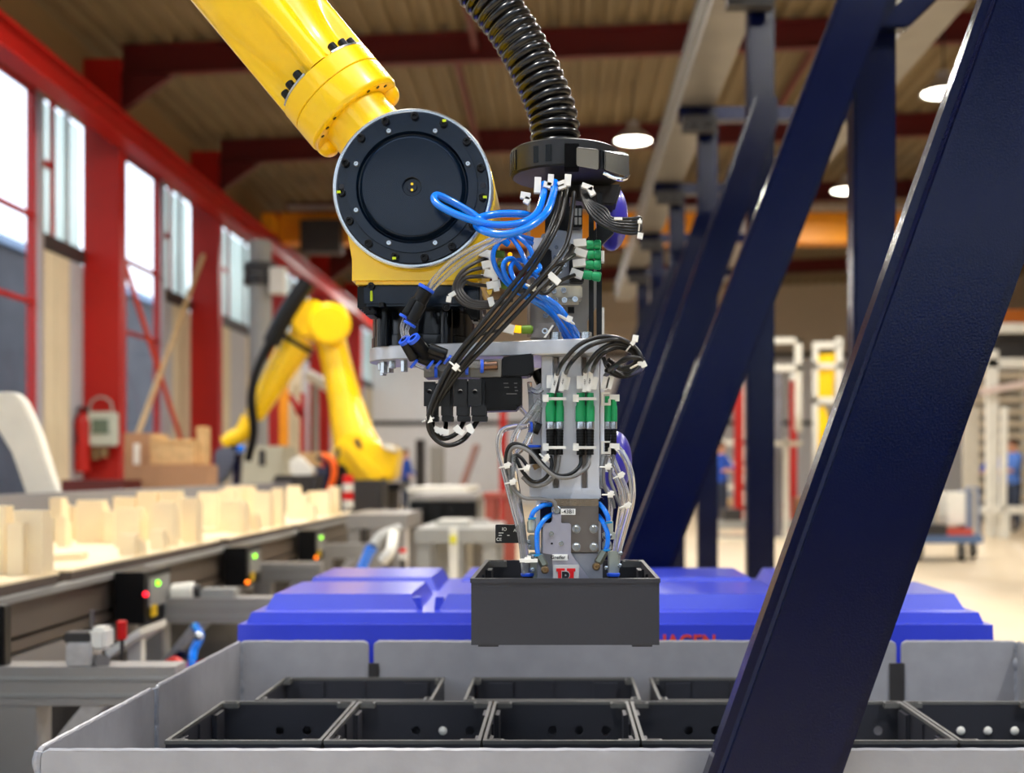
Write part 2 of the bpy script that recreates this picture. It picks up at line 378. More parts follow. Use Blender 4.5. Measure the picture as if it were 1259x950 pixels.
#HERO
# ================================================================== navy gantry
YG = [1.79, 4.295, 6.8, 9.3, 11.8, 14.3, 16.8]; XG = 1.03; ZB = [1.84, 1.80, 1.95, 1.95, 1.95, 1.95, 1.95]; SL = [.355, .384, .346, .346, .346, .346, .346]
gt = thing('steel_gantry', 'navy painted steel gantry of columns and slanting braces along the right', 'gantry', (1.1, 1.84, 0))
for i, y in enumerate(YG):
    dep = .075 if i == 0 else .1
    def f(u, v, w, y=y): return Vector((u, y+w, v))
    xc = XG; ztop = EYE+2.68
    g = MB(); g.prism([(xc+.026, 0), (xc+.18, 0), (xc+.18, ztop), (xc+.026, ztop)], f, dep+.005, dep+.12, bev=.010, seg=3); obj('column', g, NAVY, gt)
    zt = EYE+ZB[i]; wd = .2 if i == 0 else .185; s_ = SL[i]
    xt = xc+.05; z1 = zt+.05/s_
    g = MB(); g.prism([(xc-s_*zt, 0), (xc-s_*zt+wd, 0), (xt+wd-.05, z1-.14), (xt+wd-.06, z1), (xt, z1)], f, 0, dep, bev=.018 if i == 0 else .012, seg=5); obj('diagonal_brace', g, NAVY, gt)
    g = MB(); g.span((xc-s_*zt-.05, y-.02 if i else y, 0), (xc-s_*zt+wd+.05, y+dep+.02 if i else y+dep, .02)); obj('foot_plate', g, NAVY, gt)
    if i == 0 or i == 1: g = MB(); g.prism([(xc+.08, zt-.23), (xc+.20, zt-.23), (2.3, EYE+2.62), (2.2, EYE+2.68)], f, dep*.3, dep+.003, bev=.008); obj('upper_brace', g, NAVY, gt)
    g = MB(); g.span((.9, y+.02, ztop), (2.42, y+.14, ztop+.1), .01); obj('cross_tie', g, NAVY, gt)
    if i > 1:
        g = MB(); g.box((xc+.02, y-.01, ztop-.05), (.26, .1, .12), None, .03)
        for dx in (-.08, .02, .1): g.cyl((xc+dx, y-.1, ztop-.05), (xc+dx, y+.0, ztop-.05), .022, n=8)
        obj('clamp_bracket', g, DARKG, gt)
t = thing('linear_axis', 'long grey aluminium linear axis lying on top of the navy gantry', 'rail', (1.03, 9, EYE+2.78))
g = MB(); g.span((.90, 3, EYE+2.78), (1.17, 20, EYE+3.1), .02)
obj('profile', g, mat('axis_grey', (132, 128, 122), .4, metal=.4, var=.15, vscale=3), t)
g = MB(); g.span((.88, 3, EYE+2.85), (.9, 20, EYE+2.89)); g.span((.88, 3, EYE+3.0), (.9, 20, EYE+3.04)); obj('guide_rail', g, ZNC, t)
g = MB(); g.span((2.16, 2, EYE+2.78), (2.42, 20, EYE+3.0), .02); tag(obj('cable_duct', g, mat('axis_grey', (0, 0, 0))), 'light grey cable duct on the far side of the navy gantry', 'duct')
# ================================================================== bins
def crate_mesh(root, held=False):
    Wd, L, H, t_ = .300, .400, .105, .004
    def wall(a, b_, h, holes):
        a = Vector(a); b_ = Vector(b_); L_ = (b_-a).length; d = (b_-a)/L_; n = Vector((-d.y, d.x, 0))
        def f(u, v, w): return a+d*u+n*(w)+Vector((0, 0, v))
        return lambda g: g.prism([(0, 0), (L_, 0), (L_, h), (0, h)], f, 0, t_, [circ(L_/2+hx, .04, .0105, 10) for hx in holes])
    g = MB(); x, y = Wd/2-.0015, L/2-.0015
    wall((-x, -y, 0), (x, -y, 0), H-.002, ())(g); wall((x, y, 0), (-x, y, 0), H-.002, () if held else (.02, -.04, -.10))(g)
    wall((x, -y+.0041, 0), (x, y-.0041, 0), H-.002, ())(g); wall((-x, y-.0041, 0), (-x, -y+.0041, 0), H-.002, ())(g)
    g.span((-x+.0041, -y+.0041, .002), (x-.0041, y-.0041, .006)); obj('body', g, CRT, root)
    g = MB(); X, Y = Wd/2, L/2
    g.prism([(-X, -Y), (X, -Y), (X, Y), (-X, Y)], lambda u, v, w: Vector((u, v, w)), H-.007, H, [[(-X+.0065, -Y+.0065), (X-.0065, -Y+.0065), (X-.0065, Y-.0065), (-X+.0065, Y-.0065)]])
    obj('rim', g, CRT if held else CRTE, root)
    for sx in (-1, 1):
        for sy in (-1, 1):
            g = MB(); cx, cy = sx*(X-.022), sy*(Y-.012)
            g.prism([(cx-.018, cy-.009), (cx+.018, cy-.009), (cx+.018, cy+.009), (cx-.018, cy+.009)], lambda u, v, w: Vector((u, v, w)), H-.012, H-.001, [[(cx-.013, cy-.0055), (cx+.013, cy-.0055), (cx+.013, cy+.0055), (cx-.013, cy+.0055)]])
            obj('corner_pocket', g, CRTE, root)
            g = MB(); g.span((sx*(X-.012)-.004, sy*(Y-.07)-.03, .004), (sx*(X-.012)+.004, sy*(Y-.07)+.03, H-.012), .002, 1); obj('corner_rib', g, CRT, root)
            g = MB(); g.span((sx*.122-.016, sy*.17-.02, -.004), (sx*.122+.016, sy*.17+.02, .004), .002, 1); obj('foot', g, CRT, root)
    for i in (-.25, 0, .25):
        for q in (-1, 1): g = MB(); g.span((q*(X-.010), i*L-.002, .006), (q*(X-.004), i*L+.002, H-.01)); obj('side_rib', g, CRT, root)
hb = thing('crate', 'dark grey plastic crate held up in the jaws of the gripper', 'crate', (0, 0, 0)); crate_mesh(hb, True); hb.location = (.0064, 2.124, EYE-.2756+.0)
pb = thing('crate', 'dark crate', 'crate', (0, 0, 0), 'dark crates lying in the grey pallet box'); crate_mesh(pb)
ZC_ = EYE-.516-.105
rowb = [(-.608, 'crate, leftmost of the front row in the grey box'), (-.304, 'crate, second from left in the front row, one white plug'), (0, 'front row crate in the grey box below the held crate'), (.304, 'front row crate half hidden by the slanting navy brace'), (.608, 'front row crate just right of the navy brace'), (.912, 'front row crate with white plugs at the far right')]
rowa = [(-.49, 'back row crate lying crosswise at the left of the grey box'), (-.02, 'back row crate lying crosswise behind the held crate'), (.42, 'back row crate with its right end behind the navy brace')]
for i, (x, l) in enumerate(rowb+rowa):
    c = pb if i == 0 else copy_tree(pb); c['label'] = 'dark grey plastic '+l
    c.location = (x, 2.53, ZC_) if i < 6 else (x, 2.895, ZC_)
    if i >= 6: c.rotation_euler = (0, 0, PI/2)
    hx = {1: (-.02+.06,), 4: (.04,), 5: (-.02, .04, .10)}.get(i, ())
    for h in hx:
        g = MB(); g.ball((x+h, 2.722, ZC_+.04), (.0095, .004, .0095), 12, 8); o = obj('hole_plug', g, WHT, c)
# ================================================================== grey pallet box
def rip(n=1): return None
bx = thing('pallet_box', 'grey plastic sleeve pallet box with open top and crates inside', 'container', (.17, 2.48, 0))
ZT = EYE-.43
def panel(name, a, b_, z0=.12, z1=ZT, m=GRYP, th=.009, edge=True):
    a = Vector((*a, 0)); b_ = Vector((*b_, 0)); L_ = (b_-a).length; d = (b_-a)/L_; n = Vector((-d.y, d.x, 0))
    def f(u, v, w): return a+d*u+n*w+Vector((0, 0, v))
    r = .012
    out = [(0, z0), (L_, z0), (L_, z1-r), (L_-r*.3, z1-r*.3), (L_-r, z1), (r, z1), (r*.3, z1-r*.3), (0, z1-r)]
    g = MB(); g.prism(out, f, 0, th, bev=.002, seg=1); o = obj(name, g, m, bx)
    if edge:
        g = MB(); nn = int(L_/.03); pts = [f(.012+(L_-.024)*i/nn, z1-.003+random.uniform(-.0005, .0005), th/2) for i in range(nn+1)]
        g.tube(pts, .0055, 6, 2, rfun=lambda s_, L: .0048+.0004*math.sin(s_*160)); obj('welded_edge', g, GRYP, bx)
    return o
def seam(x, y, z0=.14, z1=ZT-.004, r=.011):
    g = MB(); n_ = 50; pts = [(x+random.uniform(-.002, .002), y+random.uniform(-.002, .002), z0+(z1-z0)*i/n_) for i in range(n_+1)]
    g.tube(pts, r, 8, 2, rfun=lambda s_, L: r*(.9+.10*math.sin(s_*190)+.08*math.sin(s_*97))); obj('corner_seam', g, GRYW, bx)
x0, x1, y0, y1 = -.815, 1.155, 1.88, 3.08
panel('front_panel', (x0+.012, y0), (x1-.012, y0))
ys = 2.43
panel('side_panel', (x0, ys-.012), (x0, y0+.012)); panel('side_panel', (x0, y1), (x0, ys+.012))
panel('side_panel', (x1, y0+.012), (x1, ys-.012)); panel('side_panel', (x1, ys+.012), (x1, y1))
xa, xb = (457-690)/F*y1, (1104-690)/F*y1
panel('back_panel', (xa-.006, y1), (x0+.002, y1)); panel('back_panel', (xb-.006, y1), (xa+.006, y1)); panel('back_panel', (x1-.002, y1), (xb+.006, y1))
for x in (x0, x1):
    for y in (y0+.004, ys, y1-.004): seam(x+(.006 if x < 0 else -.006), y, r=.012 if y > 3 else .008)
for x in (xa, xb):
    g = MB(); z_ = ZT-.07-.045; g.span((x-.005 if x < 0 else x-.024, y1-.016, z_-.055), (x+.02 if x < 0 else x+.012, y1-.004, z_+.06), .004); obj('hinge_slot', g, DARKG, bx)
g = MB(); g.span((x0+.01, y0+.012, ZC_-.018), (x1-.01, y1-.012, ZC_-.004)); obj('layer_pad', g, CRT, bx)
g = MB(); g.span((x0-.02, y0, .0), (x1+.02, y1+.02, .12), .01)
obj('pallet_base', g, DARKG, bx)
# ================================================================== blue lids
def lid_box(x0, x1, y0, y1, lab, lettering=None):
    t = thing('lidded_bin', lab, 'container', ((x0+x1)/2, (y0+y1)/2, 0), 'blue lidded bins behind the grey pallet box')
    def L(u0, u1, v0, v1, za, zb, ins, m=LID, nm='lid'):
        g = MB(); vs = []
        for z, i_ in ((za, 0), (zb, ins)):
            vs.append([g.b.verts.new((a, b_, z)) for a, b_ in ((u0+i_, v0+i_), (u1-i_, v0+i_), (u1-i_, v1-i_), (u0+i_, v1-i_))])
        g._f(vs[0][::-1]); g._f(vs[1])
        for i in range(4): g._f([vs[0][i], vs[0][(i+1) % 4], vs[1][(i+1) % 4], vs[1][i]])
        g._bev(list(g.b.faces), .008, 3); return obj(nm, g, m, t)
    h = EYE
    L(x0, x1, y0, y1, h-.50, h-.396, .003, nm='lid_rim')
    L(x0+.018, x1-.018, y0+.02, y1-.02, h-.40, h-.368, .012, nm='lid_step')
    w2 = (x1-x0)/2; d2 = (y1-y0)/2
    for a in (0, 1):
        for b_ in (0, 1):
            u0 = x0+.05+a*(w2-.02); L(u0, u0+w2-.075, y0+.09+b_*(d2-.02), y0+.09+b_*(d2-.02)+d2-.13, h-.37, h-.328, .022, nm='raised_panel')
    for u in (x0+w2-.03, x0+w2+.03): L(u-.014, u+.014, y0+.10, y0+.13, h-.37, h-.336, .004, nm='hinge_lug')
    L(x0+.03, x1-.03, y0+.03, y1-.03, .06, h-.49, -.02, nm='bin_body')
    for sx in (x0+.12, x1-.12):
        for sy in (y0+.12, y1-.12):
            g = MB(); g.cyl((sx-.02, sy, .05), (sx+.02, sy, .05), .05, n=16); obj('wheel', g, DARKG, t)
    if lettering: text('lettering', lettering, .058, (.245+0*x0, y0-.001, h-.428), LIDR, t, bold=.001, ext=.0006)
    return t
lid_box(-.833, .128, 3.13, 4.19, 'blue plastic bin with stepped lid, left one of the pair')
lid_box(.140, 1.112, 3.13, 4.19, 'blue plastic bin with stepped lid and red lettering, right one of the pair', None)
lt = [o for o in C.objects if o.get('label', '').startswith('blue plastic bin with stepped lid and red')][0]
text('lettering', 'HAGEN', .047, W(842, 789.0, 3.13)+Vector((0, -.0015, 0)), LIDR, lt, bold=.0012, ext=.001)
# ================================================================== left conveyor
cv = thing('conveyor', 'long aluminium conveyor line carrying trays of cream blocks', 'conveyor', (-2.4, 7, 0))
g = MB(); g.span((-2.0, 2.2, EYE-.47), (-1.94, 12, EYE-.447), .004); obj('edge_strip', g, GREYM, cv)
for z0, z1, m in ((.47, .60, BRNG), (.615, .655, BRNG), (.67, .76, ALUW)):
    g = MB(); g.span((-2.03, 2.2, EYE-z1), (-1.97, 12, EYE-z0), .004); obj('side_profile', g, m, cv)
g = MB(); g.span((-2.06, 2.2, EYE-.75), (-2.02, 12, EYE-.47)); obj('inner_profile', g, DARKG, cv)
g = MB(); g.span((-2.95, 2.2, EYE-.75), (-2.9, 12, EYE-.42)); obj('far_profile', g, ALUW, cv)
g = MB(); g.span((-3.02, 2.2, EYE-.42), (-2.97, 14, EYE-.13), .01); obj('fence_rail', g, mat('rail_grey', (128, 128, 134), .5), cv)
for y in [2.6+.35*i for i in range(27)]:
    g = MB(); g.cyl((-2.9, y, EYE-.47), (-2.05, y, EYE-.47), .025, n=10); obj('roller', g, ZNC, cv)
for y, xr in ((3.6, -1.14), (5.54, -1.14), (7.6, -1.5), (9.6, -1.5)):
    g = MB(); g.span((-3.1, y, EYE-.695), (xr, y+.11, EYE-.58), .012); obj('cross_beam', g, ALUW, cv)
    for zz in (.613, .662):
        g = MB(); g.span((-3.08, y-.004, EYE-zz-.006), (xr-.01, y+.002, EYE-zz+.004)); obj('beam_groove', g, GREYM, cv)
    for x in ((-1.66, -2.95) if y < 5 else (-1.92, -2.95)):
        g = MB(); g.span((x, y, .02), (x+.11, y+.11, EYE-.697), .01); obj('leg', g, ALUW, cv)
        g = MB(); g.cyl((x+.055, y+.055, 0), (x+.055, y+.055, .03), .05, n=14); obj('levelling_foot', g, DARKG, cv)
        def fg(u, v, w, y=y): return Vector((u, y+w, v))
        g = MB(); zb = EYE-.698; g.prism([(x+.11, zb-.16), (x+.11, zb-.20), (x+.31, zb), (x+.24, zb)], fg, .01, .1); obj('gusset', g, ALU2, cv)
for y0_, y1_ in ((5.27, 5.62), (6.98, 7.3), (8.94, 9.25)):
    i = [5.27, 6.98, 8.94].index(y0_)
    t = thing('control_module', ['nearest black control module with red and green lights under the conveyor edge', 'second black control module under the conveyor edge with green and orange lights', 'third black control module by the end of the conveyor trays'][i], 'control box', (-1.86, y0_+.15, EYE-.66))
    g = MB(); g.span((-1.93, y0_, EYE-.665), (-1.80, y1_, EYE-.44), .006); obj('housing', g, BLK, t)
    g = MB(); g.span((-1.80, y0_+.05, EYE-.60), (-1.793, y1_-.03, EYE-.47)); obj('face_plate', g, GREYM, t)
    g = MB(); g.span((-1.795, y0_+.06, EYE-.64), (-1.785, y0_+.12, EYE-.59)); obj('terminal', g, mat('terminal_yellow', (230, 190, 30), .5), t)
    g = MB(); g.ball((-1.788, y0_+.14, EYE-.50), .012, 10, 8); obj('indicator', g, LEDG, t)
    g = MB(); g.ball((-1.795, y0_+.0, EYE-(.535 if i == 0 else .64)), .012, 10, 8); obj('indicator', g, LEDR if i == 0 else LEDO, t)
# trays and blocks
trays = [(3.05, 4.80), (4.92, 7.10), (7.25, 9.0), (9.15, 11.6)]; tn = ['nearest', 'second', 'third', 'farthest']
for i, (a, b_) in enumerate(trays):
    t = thing('tray', ['nearest tray at the left edge, cream board on a dark base', 'second tray from the left edge, cream board on a dark base', 'third tray along the conveyor, cream board on a dark base', 'farthest tray on the conveyor, cream board on a dark base'][i], 'tray', (-2.42, (a+b_)/2, EYE-.434), 'cream trays on the conveyor')
    xr = -1.98
    g = MB(); g.span((-2.86, a, EYE-.446), (xr, b_, EYE-.410), .003); obj('base_board', g, WOODE, t)
    g = MB(); g.span((-2.865, a-.003, EYE-.410), (xr+.004, b_+.003, EYE-.40), .003); obj('top_board', g, CREAM, t)
blocks = [(0, [(-24, 6, 622, 700), (17, 53, 628, 705), (8, 28, 643, 707)]),
 (1, [(1, 32, 615, 664), (43, 76, 612, 666), (83, 93, 622, 662), (94, 126, 615, 667), (127, 140, 628, 668), (70, 81, 636, 672), (139, 166, 611, 663), (141, 172, 625, 672), (146, 165, 657, 683), (168, 190, 664, 682), (184, 200, 652, 676), (187, 213, 617, 672), (168, 191, 604, 661), (196, 221, 603, 662), (223, 247, 612, 668), (28, 44, 656, 672)]),
 (2, [(243, 265, 605, 650), (269, 288, 602, 648), (276, 298, 598, 646), (270, 300, 615, 654), (294, 312, 597, 645), (312, 332, 604, 649), (301, 318, 618, 656), (282, 296, 638, 656), (308, 325, 632, 653), (334, 351, 600, 647)]),
 (3, [(352, 368, 597, 634), (354, 378, 607, 638), (378, 391, 604, 633), (389, 405, 603, 634), (404, 420, 598, 633), (390, 403, 620, 639)])]
ORD = ['first', 'second', 'third', 'fourth', 'fifth', 'sixth', 'seventh', 'eighth', 'ninth', 'tenth', 'eleventh', 'twelfth', 'thirteenth', 'fourteenth', 'fifteenth', 'sixteenth']
for ti, bl in blocks:
    bl.sort()
    for j, (a, b_, yt, yb) in enumerate(bl):
        Y = .4*F/(yb-578); d = min(.075, k(b_-a, Y)); m0, m1 = trays[ti]; Y = min(max(Y, m0+.02), m1-.1)-.011*(j % 3)
        A = W(a, yt, Y); B_ = W(b_, yt, Y); h = A.z
        A.x = max(A.x, -2.85); B_.x = min(B_.x, -1.99)
        if B_.x-A.x < .02: A.x = B_.x-.05
        hh = h-(EYE-.4); sz = 'tall' if hh > .17 else ('half height' if hh > .11 else 'small low')
        t = thing('foam_block', '%s cream foam block, %s from the left on the %s tray' % (sz, ORD[j], tn[ti]), 'block', ((A.x+B_.x)/2, Y+d/2, EYE-.4), 'cream blocks on the conveyor trays')
        g = MB(); g.span((A.x, Y, EYE-.4), (B_.x, Y+d, h), .006); obj('core', g, CREAM, t)
        g = MB(); q = (B_.x-A.x)*.34; g.span((B_.x-q, Y+d, EYE-.4), (B_.x, Y+d+.03, h-.03), .006); obj('back_fin', g, CREAM, t)
for (x0_, x1_, Y, lab, ti) in ((-2.75, -2.15, 5.35, 'long flat cream strip lying at the front of the second tray', 1), (-2.8, -2.2, 7.7, 'long flat cream strip lying on the third tray', 2)):
    g = MB(); g.prism([(x0_, Y), (x1_-.1, Y), (x1_, Y+.12), (x1_, Y+.2), (x0_, Y+.2)], lambda u, v, w: Vector((u, v, w)), EYE-.4, EYE-.37, bev=.005); tag(obj('foam_strip', g, CREAM), lab, 'block')
g = MB(); g.span((-2.12, 2.3, .04), (-2.08, 11.8, .36)); obj('shade_panel', g, DARKG, cv)  # dark panel added to paint the shade under the conveyor
g = MB(); g.span((-3.2, 2.4, .0), (-.95, 8.2, .008)); tag(obj('shade_sheet', g, DARKG), 'dark sheet added for the shade on the floor below the conveyor', 'mat')  # dark sheet added as painted shade on the floor
# sensor slide on the near cross beam
t = thing('stop_cylinder', 'small beige pneumatic stopper sitting on the near cross beam', 'actuator', W(108, 820, 3.65))
g = MB(); g.pp([(80, 790), (112, 790), (112, 820), (80, 820)], 3.61, .09, .006); obj('base_block', g, ALU2, t)
g = MB(); g.pp([(78, 778), (110, 778), (110, 790), (78, 790)], 3.62, .07, .004); obj('black_block', g, DARKG, t)
g = MB(); g.pp([(108, 772), (129, 772), (129, 800), (108, 800)], 3.62, .08, .01); obj('cylinder_head', g, WHP, t)
g = MB(); g.cyl(W(126, 813, 3.62), W(126, 813, 3.7), .022, n=14); g.cyl(W(113, 776, 3.65), W(113, 750, 3.65), .008, n=8); obj('roller', g, STL, t)
t = thing('warning_lamp', 'small red cylinder lamp on a thin rod behind the near cross beam', 'lamp', W(150, 824, 4.2))
g = MB(); g.cyl(W(150, 786, 4.2), W(150, 763, 4.2), .017, n=14, bev=.003); obj('red_cap', g, REDP, t)
g = MB(); g.cyl((W(150, 786, 4.2).x, 4.2, 0), W(150, 786, 4.2), .007, n=8); obj('rod', g, DARKG, t)
g = MB(); g.pp([(128, 800), (172, 772), (172, 782), (132, 810)], 4.4, .3, .004); g.span((-1.60, 4.5, 0), (-1.55, 4.55, EYE-.62)); tag(obj('slide_plate', g, WHP), 'pale slanted slide plate behind the red cap', 'plate')
g = MB(); g.pp([(-10, 745), (5, 745), (5, 822), (-10, 822)], 3.62, .05, .004); tag(obj('sensor_bar', g, BLK), 'black sensor bar standing on the cross beam at the left edge', 'sensor')
t = thing('drive_unit', 'pale drive motor lying on the second cross beam', 'motor', W(250, 735, 5.6))
g = MB(); g.cyl(W(212, 731, 5.6), W(240, 728, 5.6), .05, n=16, bev=.006); obj('motor_body', g, WHP, t)
g = MB(); g.cyl(W(240, 728, 5.6), W(248, 727, 5.6), .035, n=16); obj('collar', g, DARKG, t)
g = MB(); g.pp([(246, 724), (288, 724), (288, 736), (246, 736)], 5.56, .09, .004); obj('base_plate', g, GREYM, t)
t = thing('hose_bundle', 'tangle of blue and red hoses on the floor beside the grey box', 'hose', (-1.6, 5.2, 0))
for c_, pts in ((TUBE, [(232, 840, 5), (236, 815, 5), (238, 800, 5.05), (246, 782, 5.1), (240, 770, 5.2)]), (TUBE, [(205, 845, 5), (222, 825, 5), (240, 830, 5), (250, 840, 5)]), (REDP, [(200, 820, 5.3), (215, 812, 5.2), (232, 822, 5.2), (255, 815, 5.2)]), (NAVY, [(206, 830, 5.4), (220, 805, 5.3), (240, 810, 5.3)])):
    g = MB(); g.tube([W(*p) for p in pts], .018, 8); obj('hose', g, c_, t)
g = MB(); g.ball(W(244, 782, 5.0), .02); obj('coupling', g, ZNC, t)
#BG
# ================================================================== background, left
def ppo(name, poly, Y, d, m, parent=None, bev=.004, **kw):
    g = MB(); g.pp(poly, Y, d, bev); return obj(name, g, m, parent, **kw)
def rc(a, b_, c, d): return [(a, d), (c, d), (c, b_), (a, b_)]     # px rectangle left, top, right, bottom
t = thing('guard_panel', 'white slanted machine guard panel at the left edge', 'panel', (W(30, 600, 7.4).x, 7.4, 0))
ppo('panel', [(-30, 482), (16, 482), (28, 492), (46, 532), (74, 622), (37, 622), (14, 556), (-6, 524), (-30, 520)], 7.4, .1, WHP, t, .01)
g = MB(); g.span((W(40, 0, 7.4).x, 7.42, 0), (W(74, 0, 7.4).x, 7.48, W(0, 618, 7.4).z)); obj('post', g, WHP, t)
t = thing('control_cabinet', 'small white control box mounted on the wide red column', 'control box', W(124, 548, 16.4))
ppo('housing', rc(107, 506, 140, 548), 16.3, .2, mat('box_pale', (186, 192, 180), .5), t, .02); ppo('display', rc(113, 515, 133, 533), 16.28, .02, mat('display_green', (96, 112, 96), .3), t, .003)
g = MB(); g.tube([W(110, 508, 16.4), W(112, 494, 16.4), W(124, 488, 16.4), W(136, 494, 16.4), W(138, 508, 16.4)], .016, 8); obj('hoop', g, GREYM, t)
g = MB(); g.cyl(W(117, 565, 16.4), W(117, 550, 16.4), .06, n=10); g.b.verts.ensure_lookup_table(); obj('valve_knob', g, BRS, t)
g = MB(); g.cyl(W(127, 562, 16.4), W(127, 550, 16.4), .07, n=10); obj('valve_knob', g, BRS, t)
t = thing('fire_extinguisher', 'red fire extinguisher hanging left of the white control box', 'fire extinguisher', W(100, 578, 16.3))
g = MB(); g.lathe([(.0, 0), (.09, .0), (.1, .04), (.1, .66), (.07, .74), (.025, .78), (.025, .84), (0, .84)], W(101, 580, 16.3), (0, 0, 1), 18, False); obj('cylinder', g, RED, t)
g = MB(); g.tube([W(101, 505, 16.3), W(94, 515, 16.25), W(95, 545, 16.2)], .015, 8); obj('hose', g, BLK, t)
g = MB(); g.span(W(97, 506, 16.33), W(107, 500, 16.28), .01); obj('handle', g, BLK, t)
ppo('dark_red_bench', rc(75, 590, 152, 727), 11.6, .5, mat('dark_maroon', (84, 26, 24), .6)); tag(C.objects[-1], 'dark red machine bed low behind the tray line at left', 'bench')
t = thing('cardboard_box', 'tall brown cardboard box beside the wide red column', 'box', W(172, 610, 12.6))
ppo('carton', rc(152, 532, 190, 715), 12.6, .35, CARD, t, .01); ppo('label', rc(164, 545, 172, 572), 12.59, .01, WHP, t, .001)
t = thing('cardboard_box', 'long low brown cardboard box behind the cream blocks', 'box', W(200, 610, 12.2))
ppo('carton', rc(152, 571, 256, 719), 12.2, .35, CARD, t, .01)
for l, t_, r, b_, Y, lab in ((184, 534, 200, 550, 12.4, 'small pale wooden block at the left on the long carton'), (190, 540, 238, 571, 12.3, 'pale wooden crate standing on the long brown carton'), (241, 524, 252, 571, 12.4, 'upright pale wooden plank by the narrower red column')):
    t = thing('wooden_crate', lab, 'crate' if r-l > 20 else 'wood', W((l+r)/2, b_, Y)); ppo('board', rc(l, t_, r, b_ if b_ > 560 else 571), Y, .2, WOOD, t, .008)
    ppo('cleat', rc(l+1, t_+2, r-1, t_+5), Y-.02, .02, WOOD, t, .002)
t = thing('grey_downpipe', 'thick grey pipe between the narrower red column and the yellow robot', 'pipe', W(320, 600, 20.5))
g = MB(); a = W(320, 300, 20.5); g.cyl((a.x, a.y, 0), (a.x, a.y, a.z+.05), .19, n=20); obj('pipe', g, GREYM, t)
for y in (345, 330): g = MB(); q = W(320, y, 20.5); g.cyl(q-Vector((0, 0, .08)), q+Vector((0, 0, .08)), .27, n=20); obj('flange', g, DARKG, t)
g = MB(); g.cyl((a.x, a.y, 0), (a.x, a.y, .05), .3, n=20); obj('foot', g, GREYM, t)
ppo('junction_box', rc(331, 328, 349, 360), 20.2, .25, WHP); tag(C.objects[-1], 'pale square junction box beside the top of the grey pipe', 'box')
t = thing('machine_cabinet', 'beige machine cabinet beneath the far yellow arm', 'cabinet', (W(318, 600, 15.5).x, 15.5, 0))
ppo('housing', rc(292, 548, 348, 693), 15.5, .8, mat('beige_machine', (176, 172, 152), .5), t, .02); ppo('window', rc(318, 553, 326, 572), 15.48, .02, DARKG, t, .003)
t = thing('orange_post', 'orange post hanging down beside the far robot elbow', 'post', (W(348, 600, 17).x, 17, 0))
ppo('post', rc(343, 440, 353, 677), 17, .12, ORANGE, t, .01); ppo('foot', rc(338, 675, 358, 679.5), 16.95, .22, ORANGE, t, .01)
t = thing('red_stay', 'short red slanted stay by the orange post', 'brace', (W(365, 600, 18).x, 18, 0))
ppo('stay', [(352, 484), (358, 484), (374, 505), (374, 515), (366, 512)], 18, .1, RED, t, .01); g = MB(); a = W(372, 500, 18.05); g.span((a.x-.03, 18.0, 0), (a.x+.03, 18.1, a.z+.2)); obj('post', g, RED, t)
ppo('red_post', rc(330, 430, 343, 684), 19, .2, RED); tag(C.objects[-1], 'dark red post behind the black hose of the far robot', 'post')
t = thing('signal_stack', 'small red and white banded signal column by the last cream blocks', 'signal light', (W(428, 600, 12.4).x, 12.4, 0))
a = W(428, 625, 12.4)
g = MB(); g.cyl((a.x, a.y, 0), a, .02, n=10); obj('pole', g, WHP, t)
for i in range(4): g = MB(); z = a.z+i*.085; g.cyl((a.x, a.y, z), (a.x, a.y, z+.083), .055, n=16, bev=.006); obj('lens', g, REDP if i % 2 else WHP, t)
t = thing('ribbed_cover', 'dark ribbed bellows cover below the far robot', 'cover', (W(360, 600, 13.4).x, 13.4, 0))
for i in range(9): ppo('rib', [(322+i*7, 616), (329+i*7, 616), (345+i*6, 584), (339+i*6, 584)], 13.4+.02*(i % 2), .3, DARKG, t, .004)
g = MB(); a = W(350, 616, 13.5); g.span((a.x-.2, 13.42, 0), (a.x+.25, 13.7, a.z)); obj('stand', g, DARKG, t)
ppo('white_casting', [(356, 566), (366, 560), (384, 578), (382, 590), (366, 588), (356, 580)], 13.9, .25, WHP); tag(C.objects[-1], 'white curved cover lying behind the ribbed bellows', 'cover')
t = thing('pale_box_row', 'pale wooden box on the bench left of the robot base', 'box', W(390, 572, 15)); ppo('box', rc(369, 556, 408, 573), 15, .3, WOOD, t, .01); g = MB(); a = W(388, 574, 15.1); g.span((a.x-.2, 15, 0), (a.x+.2, 15.3, a.z+.0)); obj('stand', g, mat('stand_blue', (56, 66, 96), .6), t)
t = thing('hose_loop', 'orange and blue hose loop at the foot of the far robot', 'hose', W(405, 600, 13.2))
g = MB(); g.tube([W(398, 560, 13.3), W(408, 566, 13.2), (W(411, 582, 13.2)), W(406, 600, 13.2), W(399, 618, 13.2)], .035, 8); obj('orange_hose', g, mat('hose_orange', (240, 96, 20), .4), t)
g = MB(); g.tube([W(390, 562, 13.4), W(401, 568, 13.4), (W(404, 584, 13.4)), W(398, 606, 13.4)], .03, 8); obj('blue_hose', g, NAVY, t)
